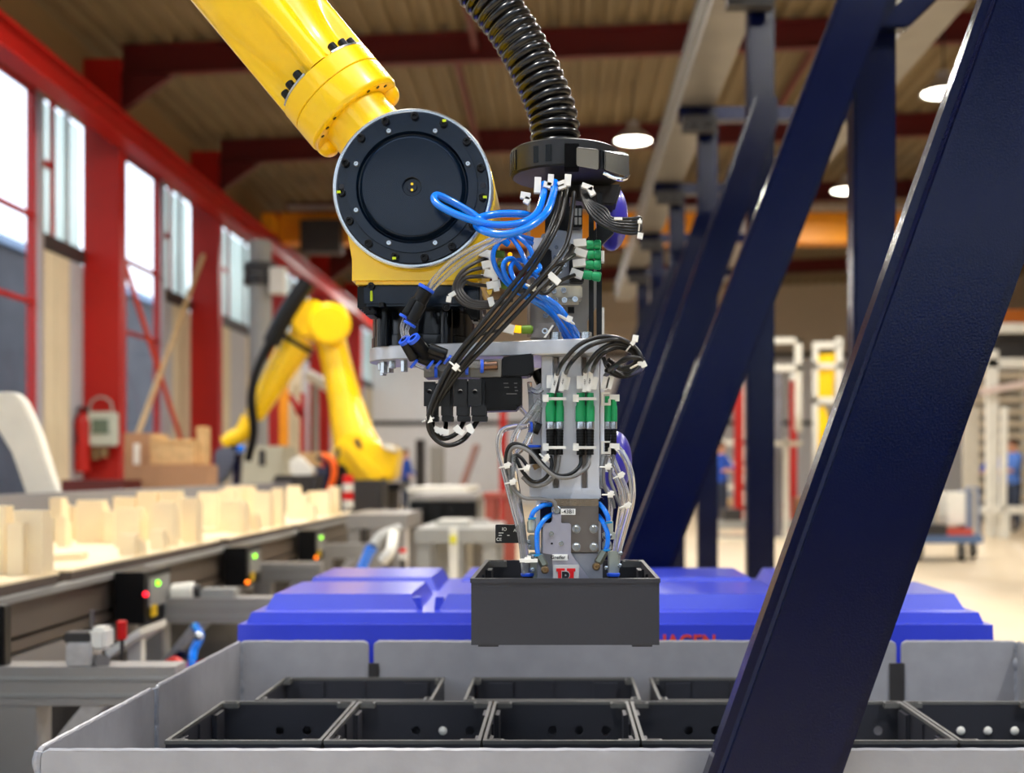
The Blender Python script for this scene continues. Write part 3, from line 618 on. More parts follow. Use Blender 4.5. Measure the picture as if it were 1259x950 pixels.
# ------------------------------------------------------------------ far robot
r2 = thing('industrial_robot', 'smaller yellow robot arm working above the far end of the conveyor', 'robot', (W(455, 600, 14).x, 14, 0))
RY = 14.0
def tap(name, pts, rr, m, parent, n=20, sub=5):
    g = MB(); L = [0]
    for a, b_ in zip(pts, pts[1:]): L.append(L[-1]+(Vector(b_)-Vector(a)).length)
    def rf(s_, T):
        s_ = s_*L[-1]/max(T, 1e-6)
        for i in range(len(L)-1):
            if s_ <= L[i+1]+1e-6: u = (s_-L[i])/(L[i+1]-L[i]); return rr[i]*(1-u)+rr[i+1]*u
        return rr[-1]
    g.tube(pts, .1, n, sub, rfun=rf); return obj(name, g, m, parent, smooth=50)
P2 = lambda x, y, d=0: W(x, y, RY+d)
tap('lower_arm', [P2(402, 400), P2(412, 440), P2(424, 490), P2(436, 540), P2(450, 575)], [.17, .17, .19, .25, .30], YEL, r2)
ppo('arm_casting', [(408, 560), (411, 545), (432, 528), (450, 543), (486, 548), (489, 556), (484, 592), (440, 594), (424, 580)], RY-.3, .6, YEL, r2, .05)
ppo('counterweight_link', [(418, 548), (430, 544), (474, 584), (466, 592), (452, 590)], RY-.36, .08, YEL, r2, .02)
ppo('recess', [(412, 552), (417, 548), (418, 560), (413, 566)], RY-.31, .03, DARKG, r2, .004); ppo('recess', [(434, 542), (440, 538), (446, 550), (441, 552)], RY-.31, .03, DARKG, r2, .004)
ppo('motor_cap', [(466, 545), (486, 549), (488, 556), (474, 553)], RY-.37, .2, WHP, r2, .02)
g = MB(); g.cyl(P2(405, 398, -.32), P2(405, 398, .32), .24, n=28, bev=.04); obj('elbow_housing', g, YEL, r2)
g = MB(); g.cyl(P2(380, 392, -.26), P2(380, 392, .26), .22, n=28, bev=.04); obj('elbow_motor', g, YEL, r2)
g = MB(); g.cyl(P2(412, 388, .1), P2(416, 392, .5), .14, n=20, bev=.02); obj('axis_motor', g, YEL, r2)
ppo('elbow_cover', [(352, 400), (362, 372), (378, 364), (396, 372), (400, 400), (380, 424), (362, 420)], RY-.2, .4, YEL, r2, .06)
tap('forearm', [P2(368, 416), P2(345, 455), P2(318, 502), P2(312, 512)], [.20, .165, .12, .11], YEL, r2)
g = MB(); g.cyl(P2(366, 419), P2(363, 424), .215, n=24); obj('forearm_ring', g, BLK, r2)
tap('wrist', [P2(306, 512), P2(298, 532), P2(285, 540), P2(277, 546)], [.085, .10, .10, .09], YEL, r2)
g = MB(); g.cyl(P2(288, 540), P2(282, 556), .07, n=16); obj('wrist_flange', g, BLK, r2)
tap('hose_pack', [P2(378, 346, -.3), P2(352, 385, -.32), P2(333, 422, -.3)], [.1, .1, .1], BLK, r2)
tap('hose_pack', [P2(333, 420, -.3), P2(316, 455, -.3), P2(309, 490, -.3), P2(312, 530, -.25), P2(305, 566, -.2)], [.06, .05, .05, .05, .045], BLK, r2)
ppo('tool_body', [(264, 552), (284, 548), (290, 566), (276, 590), (262, 600), (254, 592), (262, 572)], RY-.1, .2, mat('tool_grey', (110, 120, 140), .35, metal=.5), r2, .02)
ppo('tool_jaw', [(286, 560), (295, 556), (292, 600), (286, 600)], RY-.08, .16, NAVY, r2, .01); g = MB(); g.ball(P2(296, 552, -.1), .05); obj('tool_valve', g, TUBE, r2)
ppo('pedestal_top', rc(424, 594, 492, 602), RY-.4, .8, BLK, r2, .01)
g = MB(); g.cyl((r2.location.x, RY, 0), (r2.location.x, RY, EYE-.2), .34, n=24); obj('pedestal', g, DARKG, r2)
ppo('cable_box', rc(404, 572, 424, 610), RY-.4, .3, BLK, r2, .01)
ppo('red_bracket', rc(395, 562, 416, 574), RY-.2, .2, REDP, r2, .01)
# ------------------------------------------------------------------ centre background machines
def table(name, lab, cat, l, t_, r, Y, d, top, legs, m=GREYM, mt=None, slots=0):
    t = thing(name, lab, cat, (W((l+r)/2, 600, Y).x, Y+d/2, 0)); zt = W(0, t_, Y).z; xl = W(l, 0, Y).x; xr = W(r, 0, Y).x
    g = MB(); g.span((xl, Y, zt-top), (xr, Y+d, zt), .01); obj('table_top', g, mt or m, t)
    for x in [xl+.06+(xr-xl-.12)*i/(legs-1) for i in range(legs)]:
        for yy in (Y+.06, Y+d-.06): g = MB(); g.span((x-.045, yy-.045, 0), (x+.045, yy+.045, zt-top)); obj('leg', g, m, t)
    g = MB(); g.span((xl+.05, Y+.03, .25), (xr-.05, Y+.08, .33)); obj('stretcher', g, m, t)
    for i in range(slots):
        x = xl+(xr-xl)*(i+.5)/slots; g = MB(); g.span((x-.08, Y-.02, zt-top-.22), (x+.08, Y+.1, zt-top-.01)); obj('drive_block', g, BLK, t)
    return t
table('roller_table', 'pale flat table right of the far robot', 'table', 500, 599, 572, 13.2, 2.2, .05, 3, mt=WHP)
table('roller_table', 'grey table with black drive blocks under its edge', 'table', 505, 608, 585, 11.2, 1.4, .05, 3, mt=ALUW, slots=4)
table('work_bench', 'long grey bench continuing the conveyor toward the right', 'bench', 425, 632, 500, 10.0, 1.1, .12, 3, m=ALUW)
table('work_bench', 'low grey machine frame behind the blue bins', 'frame', 510, 650, 612, 8.6, 1.2, .1, 3)
table('work_bench', 'red topped stand just left of the held crate', 'stand', 594, 606, 634, 10.5, .6, .05, 2, m=mat('red_brown', (150, 70, 58), .6))
ppo('machine_housing', rc(536, 640, 575, 730), 8.9, .5, mat('housing_light', (186, 184, 176), .5)); tag(C.objects[-1], 'light grey machine housing with a dark arch behind the blue bins', 'machine')
t = thing('valve_stand', 'pale stand with yellow and red marks behind the blue bins', 'stand', (W(560, 600, 8.2).x, 8.2, 0))
ppo('post', rc(552, 648, 562, 785.5), 8.3, .06, WHP, t); ppo('yellow_tag', rc(553, 658, 561, 668), 8.28, .015, mat('tag_yellow', (220, 214, 60), .5), t, .001)
t = thing('stop_button', 'red stop button box behind the blue bins', 'button', (W(495, 600, 7.8).x, 7.8, 0))
ppo('box', rc(490, 680, 500, 688), 7.8, .05, WHP, t); g = MB(); g.cyl(W(495, 679, 7.82), W(495, 674, 7.82), .024, n=14); obj('button', g, REDP, t); g = MB(); a = W(495, 688, 7.82); g.cyl((a.x, a.y, 0), a, .015, n=8); obj('stem', g, DARKG, t)
t = thing('hose_arc', 'blue and white bent tube behind the first blue bin', 'hose', W(450, 690, 6.6))
g = MB(); g.tube([W(442, 705, 6.5), W(452, 682, 6.5), W(458, 672, 6.5)], .03, 8); obj('blue_tube', g, TUBE, t); g = MB(); g.tube([W(458, 672, 6.5), W(470, 658, 6.6), W(490, 650, 6.8)], .03, 8); obj('grey_tube', g, GREYM, t)
g = MB(); g.span((W(440, 0, 6.5).x, 6.45, 0), (W(446, 0, 6.5).x, 6.55, W(0, 700, 6.5).z)); obj('stand', g, GREYM, t)
g = MB(); g.tube([W(470, 690, 6.5), W(480, 676, 6.5), W(484, 655, 6.6)], .03, 8); obj('white_tube', g, WHP, t)
for l, t_, r, b_, Y, m, lab in ((575, 640, 600, 720, 9.6, ALUW, 'grey upright control cabinet left of the red topped stand'), (425, 590, 470, 640, 12.9, DARKG, 'dark machine base below the far yellow robot'), (511, 540, 521, 600, 30, DARKG, 'dark cabinet far away right of the person in blue'), (528, 548, 545, 600, 32, GREYM, 'grey locker against the distant back wall')):
    t = thing('cabinet', lab, 'cabinet', (W((l+r)/2, 600, Y).x, Y, 0)); a = W(l, t_, Y); b2 = W(r, b_, Y)
    g = MB(); g.span((a.x, Y, 0), (b2.x, Y+.4, a.z), .02); obj('body', g, m, t); g = MB(); g.span((a.x+.05*(b2.x-a.x), Y-.02, .1), (b2.x-.05*(b2.x-a.x), Y, a.z-.08), .01); obj('door', g, m, t)
t = thing('leaning_bar', 'brownish bar leaning against the distant back wall', 'bar', (W(575, 600, 38).x, 38, 0)); g = MB(); a = W(586, 548, 39.5); g.tube([(W(560, 0, 38).x, 38, .05), a], .12, 6, 1); obj('bar', g, mat('rust_bar', (150, 110, 100), .7), t)
t = thing('red_upright', 'red upright post seen through the gap left of the gripper', 'post', (W(618, 600, 22).x, 22, 0)); g = MB(); g.span((W(614, 0, 22).x, 22, 0), (W(623, 0, 22).x, 22.15, W(0, 500, 22).z)); obj('post', g, RED, t); g = MB(); g.span((W(608, 0, 22).x, 21.95, 0), (W(629, 0, 22).x, 22.2, .03)); obj('foot', g, RED, t)
t = thing('tilted_duct', 'pale duct behind the far robot arms', 'duct', (W(380, 600, 30).x, 30, 0)); g = MB(); a = W(378, 460, 30); b2 = W(405, 476, 30); g.tube([a, b2], .14, 8, 1); obj('duct', g, WHP, t)
g = MB(); g.cyl((a.x+.2, 30, 0), (a.x+.2, 30, a.z), .08, n=8); obj('post', g, GREYM, t)
# ------------------------------------------------------------------ people
def person(lab, px, Y, h=1.76, face=0, shirt=BLUEC, arm=0, lean=0):
    x = (px-690)/F*Y; t = thing('person', lab, 'person', (x, Y, 0)); s_ = h/1.76
    V = []; E = []; R = []
    def v(p, r, par=None):
        V.append(Vector(p)*s_); R.append(r*s_)
        if par is not None: E.append((par, len(V)-1))
        return len(V)-1
    pel = v((0, 0, .96), .15); w_ = v((0, -.01, 1.12), .135, pel); ch = v((0, -.02+lean, 1.32), .16, w_); nk = v((0, lean-.01, 1.50), .06, ch); hd = v((0, -.03+lean, 1.60), .085, nk); top = v((0, -.02+lean, 1.69), .075, hd)
    v((0, -.125+lean, 1.615), .014, hd)
    for sx in (-1, 1):
        v((sx*.082, -.01+lean, 1.615), .02, hd)
        sh = v((sx*.18, lean, 1.40), .07, ch); el = v((sx*.24, -.05+lean-arm*.1, 1.14), .05, sh); wr = v((sx*.22, -.22-arm*.15, 1.0+arm*.15), .035, el); pm = v((sx*.215, -.29-arm*.15, .97+arm*.16), .034, wr)
        for q in range(4): f1 = v((sx*.215+(q-1.5)*.02, -.345-arm*.15, .955+arm*.16), .009, pm); v((sx*.215+(q-1.5)*.021, -.375-.006*(q in (1, 2))-arm*.15, .93+arm*.16), .008, f1)
        v((sx*.215-sx*.045, -.32-arm*.15, .975+arm*.16), .01, pm)
        hp = v((sx*.10, 0, .88), .11, pel); kn = v((sx*.12, -.03, .50), .07, hp); an = v((sx*.12, .01, .09), .05, kn); v((sx*.125, -.13, .045), .042, an)
    me = bpy.data.meshes.new('body'); me.from_pydata(V, E, []); o = bpy.data.objects.new('body', me); C.objects.link(o)
    sk = o.modifiers.new('skin', 'SKIN')
    for i, r in enumerate(R): me.skin_vertices[0].data[i].radius = (r, r*(.8 if i in (1, 2) else 1))
    me.skin_vertices[0].data[0].use_root = True
    o.modifiers.new('sub', 'SUBSURF').levels = 1
    dg = bpy.context.evaluated_depsgraph_get(); m2 = bpy.data.meshes.new_from_object(o.evaluated_get(dg)); bpy.data.objects.remove(o)
    for m in (SKIN, shirt, JEAN, BLK): m2.materials.append(m)
    for p in m2.polygons:
        c = p.center/s_; p.use_smooth = True
        p.material_index = 3 if c.z < .09 else (2 if c.z < .93 and c.y > -.2 else (1 if (c.z < 1.47 and (c.y > -.2 or c.z > 1.2)) else 0))
    o = bpy.data.objects.new('body', m2); C.objects.link(o); o.parent = t
    g = MB(); g.ball((x, Y+(-.005+lean)*s_, 1.665*s_), (.095*s_, .10*s_, .085*s_), 14, 9); obj('hair', g, HAIR, t)
    for sx in (-1, 1): g = MB(); g.ball((x+sx*.032, Y+(-.108+lean)*s_, 1.635*s_), .010*s_, 8, 6); obj('eye', g, INK, t)
    g = MB(); g.ball((x, Y+(-.105+lean)*s_, 1.575*s_), (.025*s_, .008*s_, .006*s_), 8, 6); obj('mouth', g, mat('lips', (160, 84, 74), .6), t)
    t.rotation_euler = (0, 0, face)
    return t
person('person in a blue shirt seen just right of the far yellow robot', 498, 33, face=1.2)
person('person in blue workwear bending beside a bench between navy braces', 886, 25, face=.9, arm=1)
person('person in a light blue shirt at the right edge behind the white frame', 1246, 22.6, face=-1.3, arm=1, shirt=mat('shirt_light_blue', (84, 128, 214), .8))
person('person in dark blue leaning behind the pale post at right', 1223, 25.5, 1.7, face=-1.0, arm=1)
# ------------------------------------------------------------------ right background
def frame(name, lab, cat, bars, Y, m, d=.08, rad=2):
    t = thing(name, lab, cat, (W(sum(b_[0] for b_ in bars)/len(bars), 600, Y).x, Y, 0))
    for b_ in bars: ppo(b_[4] if len(b_) > 4 else 'bar', rc(*b_[:4]), Y+(b_[5] if len(b_) > 5 else 0), d, b_[6] if len(b_) > 6 else m, t, .006)
    return t
fl = lambda Y: 578+EYE*F/Y
frame('display_frame', 'tall white steel frame between the navy columns', 'frame', [(948, 415, 986, 422, 'bar'), (978, 415, 986, 530, 'post'), (948, 448, 986, 456, 'bar'), (944, 415, 951, fl(20), 'post'), (948, 542, 986, 548, 'bar'), (964, 540, 970, fl(20), 'post')], 20, WHP)
YF = frame('display_frame', 'white trapezoid frame holding yellow sheets', 'frame', [(1000, 428, 1006, fl(19), 'post'), (1028, 415, 1036, fl(19), 'post'), (1000, 446, 1036, 453, 'bar'), (1000, 488, 1036, 496, 'bar'), (1000, 420, 1032, 428, 'bar')], 19, WHP)
for p, lab in (([(1004, 436), (1028, 434), (1024, 488), (1004, 490)], 'yellow sheet in the upper half of the white frame'), ([(1003, 502), (1014, 498), (1024, 530), (1006, 580), (1003, 590)], 'yellow sheet hanging in the lower half of the white frame')):
    ppo('yellow_sheet', p, 19.05, .05, YEL, YF)
for l, r, t_, Y, lab in ((903, 914, 470, 24, 'red post between the two navy columns, left of the wide one'), (972, 980, 468, 22, 'red post right of the middle navy column')):
    t = thing('red_post', lab, 'post', (W(l, 600, Y).x, Y, 0)); a = W(l, t_, Y); b2 = W(r, t_, Y)
    g = MB(); g.span((a.x, Y, 0), (b2.x, Y+.14, a.z), .01); obj('post', g, RED, t); g = MB(); g.ball(((a.x+b2.x)/2, Y+.07, a.z+.05), .07); obj('cap', g, WHP, t)
frame('storage_rack', 'white shelf rack with a pale tabletop behind the navy braces', 'rack', [(882, 455, 886, fl(27), 'post'), (882, 466, 918, 473, 'shelf'), (882, 540, 918, 548, 'shelf'), (882, 566, 918, 572, 'shelf'), (880, 594, 918, 603, 'shelf'), (884, 612, 900, 624, 'box', 0, WOOD), (876, 620, 918, 628, 'shelf', 0, mat('pink_shelf', (196, 160, 150), .6)), (914, 455, 918, fl(27), 'post')], 27, WHP, .4)
frame('storage_rack', 'grey blue low rack at the foot of the white frame', 'rack', [(880, 640, 1000, 650, 'shelf', 0, GREYM), (880, 650, 884, fl(21), 'post'), (996, 640, 1000, fl(21), 'post'), (890, 626, 912, 640, 'box', 0, DARKG), (950, 618, 972, 640, 'box', 0, mat('box_rose', (190, 150, 140), .6)), (982, 612, 1000, 640, 'box', 0, CARD), (884, 660, 996, 676, 'shelf', 0, mat('slate', (98, 106, 124), .5))], 21, GREYM, .5)
t = thing('glass_panel', 'pale grey sheet standing inside the white frame', 'sheet', (W(965, 600, 20.4).x, 20.4, 0)); ppo('sheet', rc(952, 458, 962, fl(20.4)), 20.4, .04, mat('lavender_sheet', (120, 120, 130), .4), t)
# slatted white rack and cart
t = thing('slatted_rack', 'large cream slatted rack at the right edge', 'rack', (W(1240, 600, 27).x, 27, 0))
for i in range(12): g = MB(); a = W(1186, 458+i*15, 27); g.span((a.x, 27, a.z-.12), (a.x+2.8, 27.04, a.z), .005); obj('slat', g, mat('rack_cream', (226, 214, 190), .5), t)
for p in (1186, 1222, 1258, 1300): g = MB(); a = W(p, 455, 27); g.span((a.x, 27.05, 0), (a.x+.1, 27.15, a.z)); obj('post', g, WHP, t)
ppo('back_sheet', rc(1186, 455, 1330, 650), 27.4, .05, mat('rack_back', (176, 170, 156), .6), t)
t = thing('white_portal', 'tall white portal frame crossing the right edge', 'frame', (W(1215, 600, 21).x, 21, 0))
for l, t_, r, b_ in ((1214, 430, 1228, fl(21)), (1205, 397, 1320, 409), (1205, 440, 1320, 452)): ppo('member', rc(l, t_, r, b_), 21, .12, WHP, t, .01)
ppo('stay', [(1206, 478), (1320, 455), (1320, 464), (1206, 486)], 20.8, .08, mat('pale_pink', (214, 194, 186), .6), t, .01)
ppo('dark_beam', rc(1195, 409, 1320, 440), 21.3, .2, DARKG, t, .01); ppo('orange_beam', rc(1195, 380, 1320, 397), 21.3, .2, mat('rust_orange', (170, 90, 20), .5), t, .01)
ppo('post', [(1233, 500), (1240, 500), (1238, 628), (1231, 628)], 20.5, .1, WHP, t, .01); ppo('foot_beam', rc(1205, 622, 1320, 632), 20.5, .15, WHP, t, .01)
ppo('leg', rc(1232, 632, 1242, fl(20.5)), 20.5, .15, WHP, t, .01)
t = thing('tool_cart', 'blue and white transport cart on castors at the right', 'cart', (W(1175, 690, 15.4).x, 15.6, 0))
ppo('deck', rc(1120, 658, 1209, 668), 15.3, .8, mat('cart_blue', (84, 108, 146), .5), t, .01); ppo('red_tray', rc(1165, 650, 1197, 658), 15.3, .6, mat('tray_red', (180, 72, 60), .5), t, .01); ppo('grey_tray', rc(1125, 645, 1165, 658), 15.3, .6, DARKG, t, .01)
ppo('box', rc(1165, 605, 1188, 645), 15.5, .4, WHP, t, .01); ppo('case', rc(1126, 625, 1150, 645), 15.45, .4, GREYM, t, .01); ppo('post', rc(1187, 603, 1197, 650), 15.5, .3, mat('cart_grey', (120, 130, 150), .5), t, .01)
for l in (1203, 1120): g = MB(); a = W(l, 600, 15.32); g.tube([(a.x, 15.32, W(0, 660, 15.3).z), (a.x, 15.32, a.z), (a.x, 15.75, a.z), (a.x, 15.75, W(0, 660, 15.3).z)], .02, 8, 1); obj('handle_frame', g, mat('cart_blue', (0, 0, 0)), t)
for px, y in ((1182, 15.4), (1196, 16.0), (1126, 15.4), (1130, 16.0)):
    g = MB(); a = W(px, 690, y); g.cyl((a.x-.03, y, .105), (a.x+.03, y, .105), .105, n=20, bev=.01); o = obj('castor', g, DARKG, t); g = MB(); g.cyl((a.x-.035, y, .105), (a.x+.035, y, .105), .05, n=14); obj('hub', g, ALUW, o)
    g = MB(); g.span((a.x-.04, y-.03, .17), (a.x+.04, y+.03, .26)); obj('fork', g, ALUW, o)
frame('display_frame', 'white post beside the wide navy column at right', 'frame', [(1196, 500, 1204, fl(22), 'post'), (1185, 480, 1196, fl(22), 'post')], 22, mat('frame_pale', (206, 200, 186), .5))
frame('barrier', 'low white barrier line on the floor far right', 'barrier', [(880, 662, 1060, 672, 'bar')], 19.5, mat('curb_white', (216, 208, 188), .6), .3)
#HERO2
# ================================================================== near robot (forearm, wrist)
rb = thing('industrial_robot', 'large yellow robot arm with a round dark wrist cover in the foreground', 'robot', (-1.05, 2.12, EYE))
O = W(401, 100, 2.12); U = Vector((.64, 0, -.767)).normalized(); NN = Vector((0, -1, 0)); PV = Vector((.767, 0, .64)).normalized()
def sweep(g, s0, s1, rfun, n=72, m=40):
    rings = []
    for j in range(m+1):
        s_ = s0+(s1-s0)*j/m
        rings.append([g.b.verts.new(O+U*s_+rfun(s_, 2*PI*i/n)*(math.cos(2*PI*i/n)*NN+math.sin(2*PI*i/n)*PV)) for i in range(n)])
    for A, B_ in zip(rings, rings[1:]):
        for i in range(n): g._f([A[i], A[(i+1) % n], B_[(i+1) % n], B_[i]])
    g._f(rings[0][::-1]); g._f(rings[-1])
def sm(a, b_, x): t = max(0, min(1, (x-a)/(b_-a))); return t*t*(3-2*t)
R0 = .0905
def arm_r(s_, th):
    r = R0*(1+.035*sm(-.05, -.5, s_)*0)
    for c in (math.radians(48), math.radians(-42), math.radians(138), math.radians(-132)):
        d = abs((th-c+PI) % (2*PI)-PI)
        ang = 1-sm(math.radians(24), math.radians(37), d)
        ax = sm(-.20, -.03, s_) if d < 2 else 0
        r -= R0*.30*ang*ax
    return r
g = MB(); sweep(g, -.95, -.001, arm_r, 96, 90); obj('forearm', g, YEL, rb, smooth=60)
g = MB(); g.lathe([(R0-.002, 0), (R0+.001, .002), (R0+.001, .0325), (R0-.0005, .034)], O, U, 64); obj('flange_ring', g, YEL, rb)
g = MB(); g.lathe([(R0-.0005, .0345), (R0+.001, .036), (R0+.001, .0745), (R0-.0015, .0795), (R0-.006, .0825), (.03, .083)], O, U, 96); obj('wrist_flange', g, YEL, rb, smooth=32)
for c in (48, -42, 138, -132):
    g = MB(); a0 = math.radians(c)
    arc = [a0+math.radians(q) for q in range(-26, 27, 4)]
    def fa(u, v, w): return O+U*w+v*(math.cos(u)*NN+math.sin(u)*PV)
    g.prism([(a, R0*.995) for a in arc]+[(a, R0*.80) for a in arc[::-1]], fa, -.003, .0005); obj('washer_strip', g, ZNC, rb)
    for q in (-17, 0, 17):
        a = a0+math.radians(q); c0 = O+R0*.885*(math.cos(a)*NN+math.sin(a)*PV)
        g = MB(); g.lathe([(.0075, -.003), (.0075, -.016), (.0065, -.0175), (.0038, -.0175), (.0036, -.011), (0, -.011)], c0, U, 14, False); obj('socket_bolt', g, BLK, rb)
        c0 = O+R0*.86*(math.cos(a)*NN+math.sin(a)*PV)+U*.0832
        g = MB(); g.cyl(c0-U*.004, c0+U*.0006, .0032, n=10); obj('bolt_hole', g, BLK, rb)
def neck_r(s_, th): return .062+.013*abs(math.cos(th))**2
g = MB(); sweep(g, .075, .19, neck_r, 48, 8); obj('wrist_neck', g, YEL, rb, smooth=50)
for sg in (1, -1):
    g = MB(); g.ball(O+U*.080+PV*sg*.068-NN*.02, (.021, .026, .021), 24, 16); obj('wrist_lobe', g, YEL, rb, smooth=60)
# elbow and overhead mount outside the view
E0 = O-U*.95; g = MB(); g.cyl(E0+Vector((0, -.16, 0)), E0+Vector((0, .2, 0)), .17, n=32, bev=.03); obj('elbow_housing', g, YEL, rb)
g = MB(); g.cyl(E0, Vector((E0.x-.5, 2.3, EYE+2.6)), .14, .18, n=24); obj('upper_arm', g, YEL, rb)
g = MB(); g.cyl((E0.x-.5, 2.3, EYE+2.5), (E0.x-.5, 2.3, ZR+.0), .22, n=24); obj('mount_column', g, YEL, rb)
g = MB(); g.span((E0.x-.9, 2.0, ZR-.0), (E0.x-.1, 2.6, ZR+.45)); obj('mount_plate', g, YEL, rb)
# wrist disc
DC = W(507.5, 231.5, 1.985); FY = Vector((0, -1, 0)); kk = 1.985/F
g = MB(); g.lathe([(99*kk, 0), (99.3*kk, .188), (96*kk, .190), (0, .190)], Vector((DC.x, 2.215, DC.z)), FY, 80, True); obj('wrist_housing', g, YEL, rb)
g = MB(); g.lathe([(98.3*kk, -.030), (98.3*kk, .012), (96.5*kk, .014), (94*kk, .014), (94*kk, -.030)], Vector((DC.x, 1.997, DC.z)), FY, 80, False); obj('silver_ring', g, ZNC, rb)
g = MB(); pr = [(94.2, 0), (94.2, .014), (92.5, .0165), (80.5, .0165), (80, .020), (69, .020), (66.5, .014), (65, .0135), (63, .020), (61, .0235), (59, .0245), (12, .0245), (11.2, .0235), (11, .018), (6, .018), (5.4, .0215), (2.6, .0215), (2.5, .019), (0, .019)]
g.lathe([(r*kk, h) for r, h in pr], Vector((DC.x, 1.997, DC.z)), FY, 96, False); cover = obj('wrist_cover', g, BLUBLK, rb, smooth=28)
proto = None
for i in range(15):
    a = math.radians(2+24*i); c0 = DC+Vector((87.2*kk*math.sin(a), 0, 87.2*kk*math.cos(a))); c0.y = 1.981
    if proto is None:
        g = MB(); g.lathe([(4.9*kk, 0), (4.9*kk, .0062), (4.3*kk, .0072), (2.5*kk, .0072), (2.4*kk, .003), (0, .003)], c0, FY, 16, False); proto = obj('socket_bolt', g, BLK, rb)
    else: share(proto, rb, c0+Vector((0, -.0036, 0)))
proto = None
for i in range(8):
    a = math.radians(22.5+45*i); c0 = DC+Vector((74*kk*math.sin(a), 0, 74*kk*math.cos(a))); c0.y = 1.977
    if proto is None:
        g = MB(); g.lathe([(3.5*kk, 0), (3.5*kk, .002), (2.6*kk, .004), (1.3*kk, .004), (1.2*kk, .001), (0, .001)], c0, FY, 14, False); proto = obj('button_screw', g, ZNC, rb)
    else: share(proto, rb, c0+Vector((0, -.002, 0)))
for a in (271, 88): a = math.radians(a); c0 = DC+Vector((87*kk*math.sin(a), 0, 87*kk*math.cos(a))); g = MB(); g.cyl((c0.x, 1.9815, c0.z), (c0.x, 1.980, c0.z), 3.4*kk, n=12); obj('dowel_hole', g, INK, rb)
for q in (3.6, -3.6): g = MB(); g.cyl(DC+Vector((0, -.0100, q*kk)), DC+Vector((0, -.0108, q*kk)), 1.7*kk, n=10); obj('paint_mark', g, YEL, rb)
YM = mat('yellow_mark', (190, 210, 20), .5)
for i in (1, 4, 8, 11): a = math.radians(2+24*i); c0 = DC+Vector((90*kk*math.sin(a), 0, 90*kk*math.cos(a))); g = MB(); g.span((c0.x-.003, 1.9735, c0.z-.002), (c0.x+.003, 1.980, c0.z+.002)); obj('torque_mark', g, YM, rb)
ppo('wrist_yoke', [(427, 270), (427, 290), (432, 318), (432, 349), (592, 349), (592, 318), (606, 280), (606, 230), (507, 240)], 2.003, .23, YEL, rb, .006)
# axis six motor flange
ppo('flange_housing', rc(447, 350, 588, 376), 2.012, .22, BLUBLK, rb, .004)
ppo('side_block', [(439, 350), (456, 350), (456, 379), (462, 379), (462, 387), (447, 387), (447, 380), (439, 380)], 2.02, .06, BLK, rb, .003)
ppo('side_block', [(572, 350), (590, 350), (590, 395), (580, 395), (572, 380)], 2.02, .06, BLK, rb, .003)
for x, y in ((457, 352), (470, 372), (549, 378)): g = MB(); g.lathe([(.0058, 0), (.0058, .007), (.003, .007), (.003, .003), (0, .003)], W(x, y+0, 2.013), Vector((0, -1, 0)) if x != 470 else Vector((0, 0, -1)), 14, False); obj('socket_bolt', g, BLK, rb)
for l, r, y in ((455, 458, 362), (562, 567, 362)): ppo('torque_mark', rc(l, y-5, r, y+8), 2.010, .003, YM, rb, .0006)
FC = Vector(((520-690)/F*2.12, 2.135, 0)); zz = lambda py, Y=2.045: EYE-(py-578)/F*Y
g = MB(); g.lathe([(.090, 0), (.0905, .002), (.0905, .0215), (.090, .0225)], (FC.x, FC.y, zz(427)), (0, 0, 1), 64); obj('tool_flange', g, BLKG, rb)
g = MB(); g.lathe([(.0885, 0), (.0885, zz(374)-zz(427)-.023)], (FC.x, FC.y, zz(427)+.0235), (0, 0, 1), 64); obj('flange_cylinder', g, BLKG, rb)
for x in (-.06, .045): g = MB(); g.cyl((FC.x+x, FC.y-.072, zz(425)), (FC.x+x, FC.y-.072, zz(376)), .012, n=16); obj('cylinder_rib', g, BLKG, rb)
# ================================================================== gripper tool
tl = thing('gripper_tool', 'grey gripper tool wired with cables and hoses, holding the dark crate', 'gripper', (.02, 2.1, EYE-.2))
ZP = EYE+.1866
pl = [(FC.x+.094*math.cos(math.radians(a)), FC.y+.094*math.sin(math.radians(a))) for a in range(70, 271, 10)]
g = MB(); g.prism(pl+[(-.205, 2.025), (.060, 1.935), (.073, 1.945), (.073, 2.22), (-.20, 2.225)], lambda u, v, w: Vector((u, v, w)), ZP, ZP+.0235, bev=.0015, seg=1); obj('tool_plate', g, ALU2, tl)
proto = None
for i in range(11):
    a = math.radians(150+i*20); c0 = Vector((FC.x+.074*math.cos(a), FC.y+.074*math.sin(a), ZP-.006-.007*(i % 2)))
    if c0.x > -.17 : continue
    g = MB(); g.cyl(c0+Vector((0, 0, .0135 if i % 2 else .006)), c0-Vector((0, 0, .007)), .0062, n=6 if i % 2 else 16, bev=.0006); obj('plate_bolt', g, ZNC, tl)
for x in (683, 720): g = MB(); a = W(x, 410, 2.0); g.lathe([(.0098, 0), (.0098, .0135), (.0085, .0145), (.005, .0145), (.005, .008), (0, .008)], (a.x, 1.985, ZP+.0237), (0, 0, 1), 20, False); obj('plate_bolt', g, ZNC, tl)
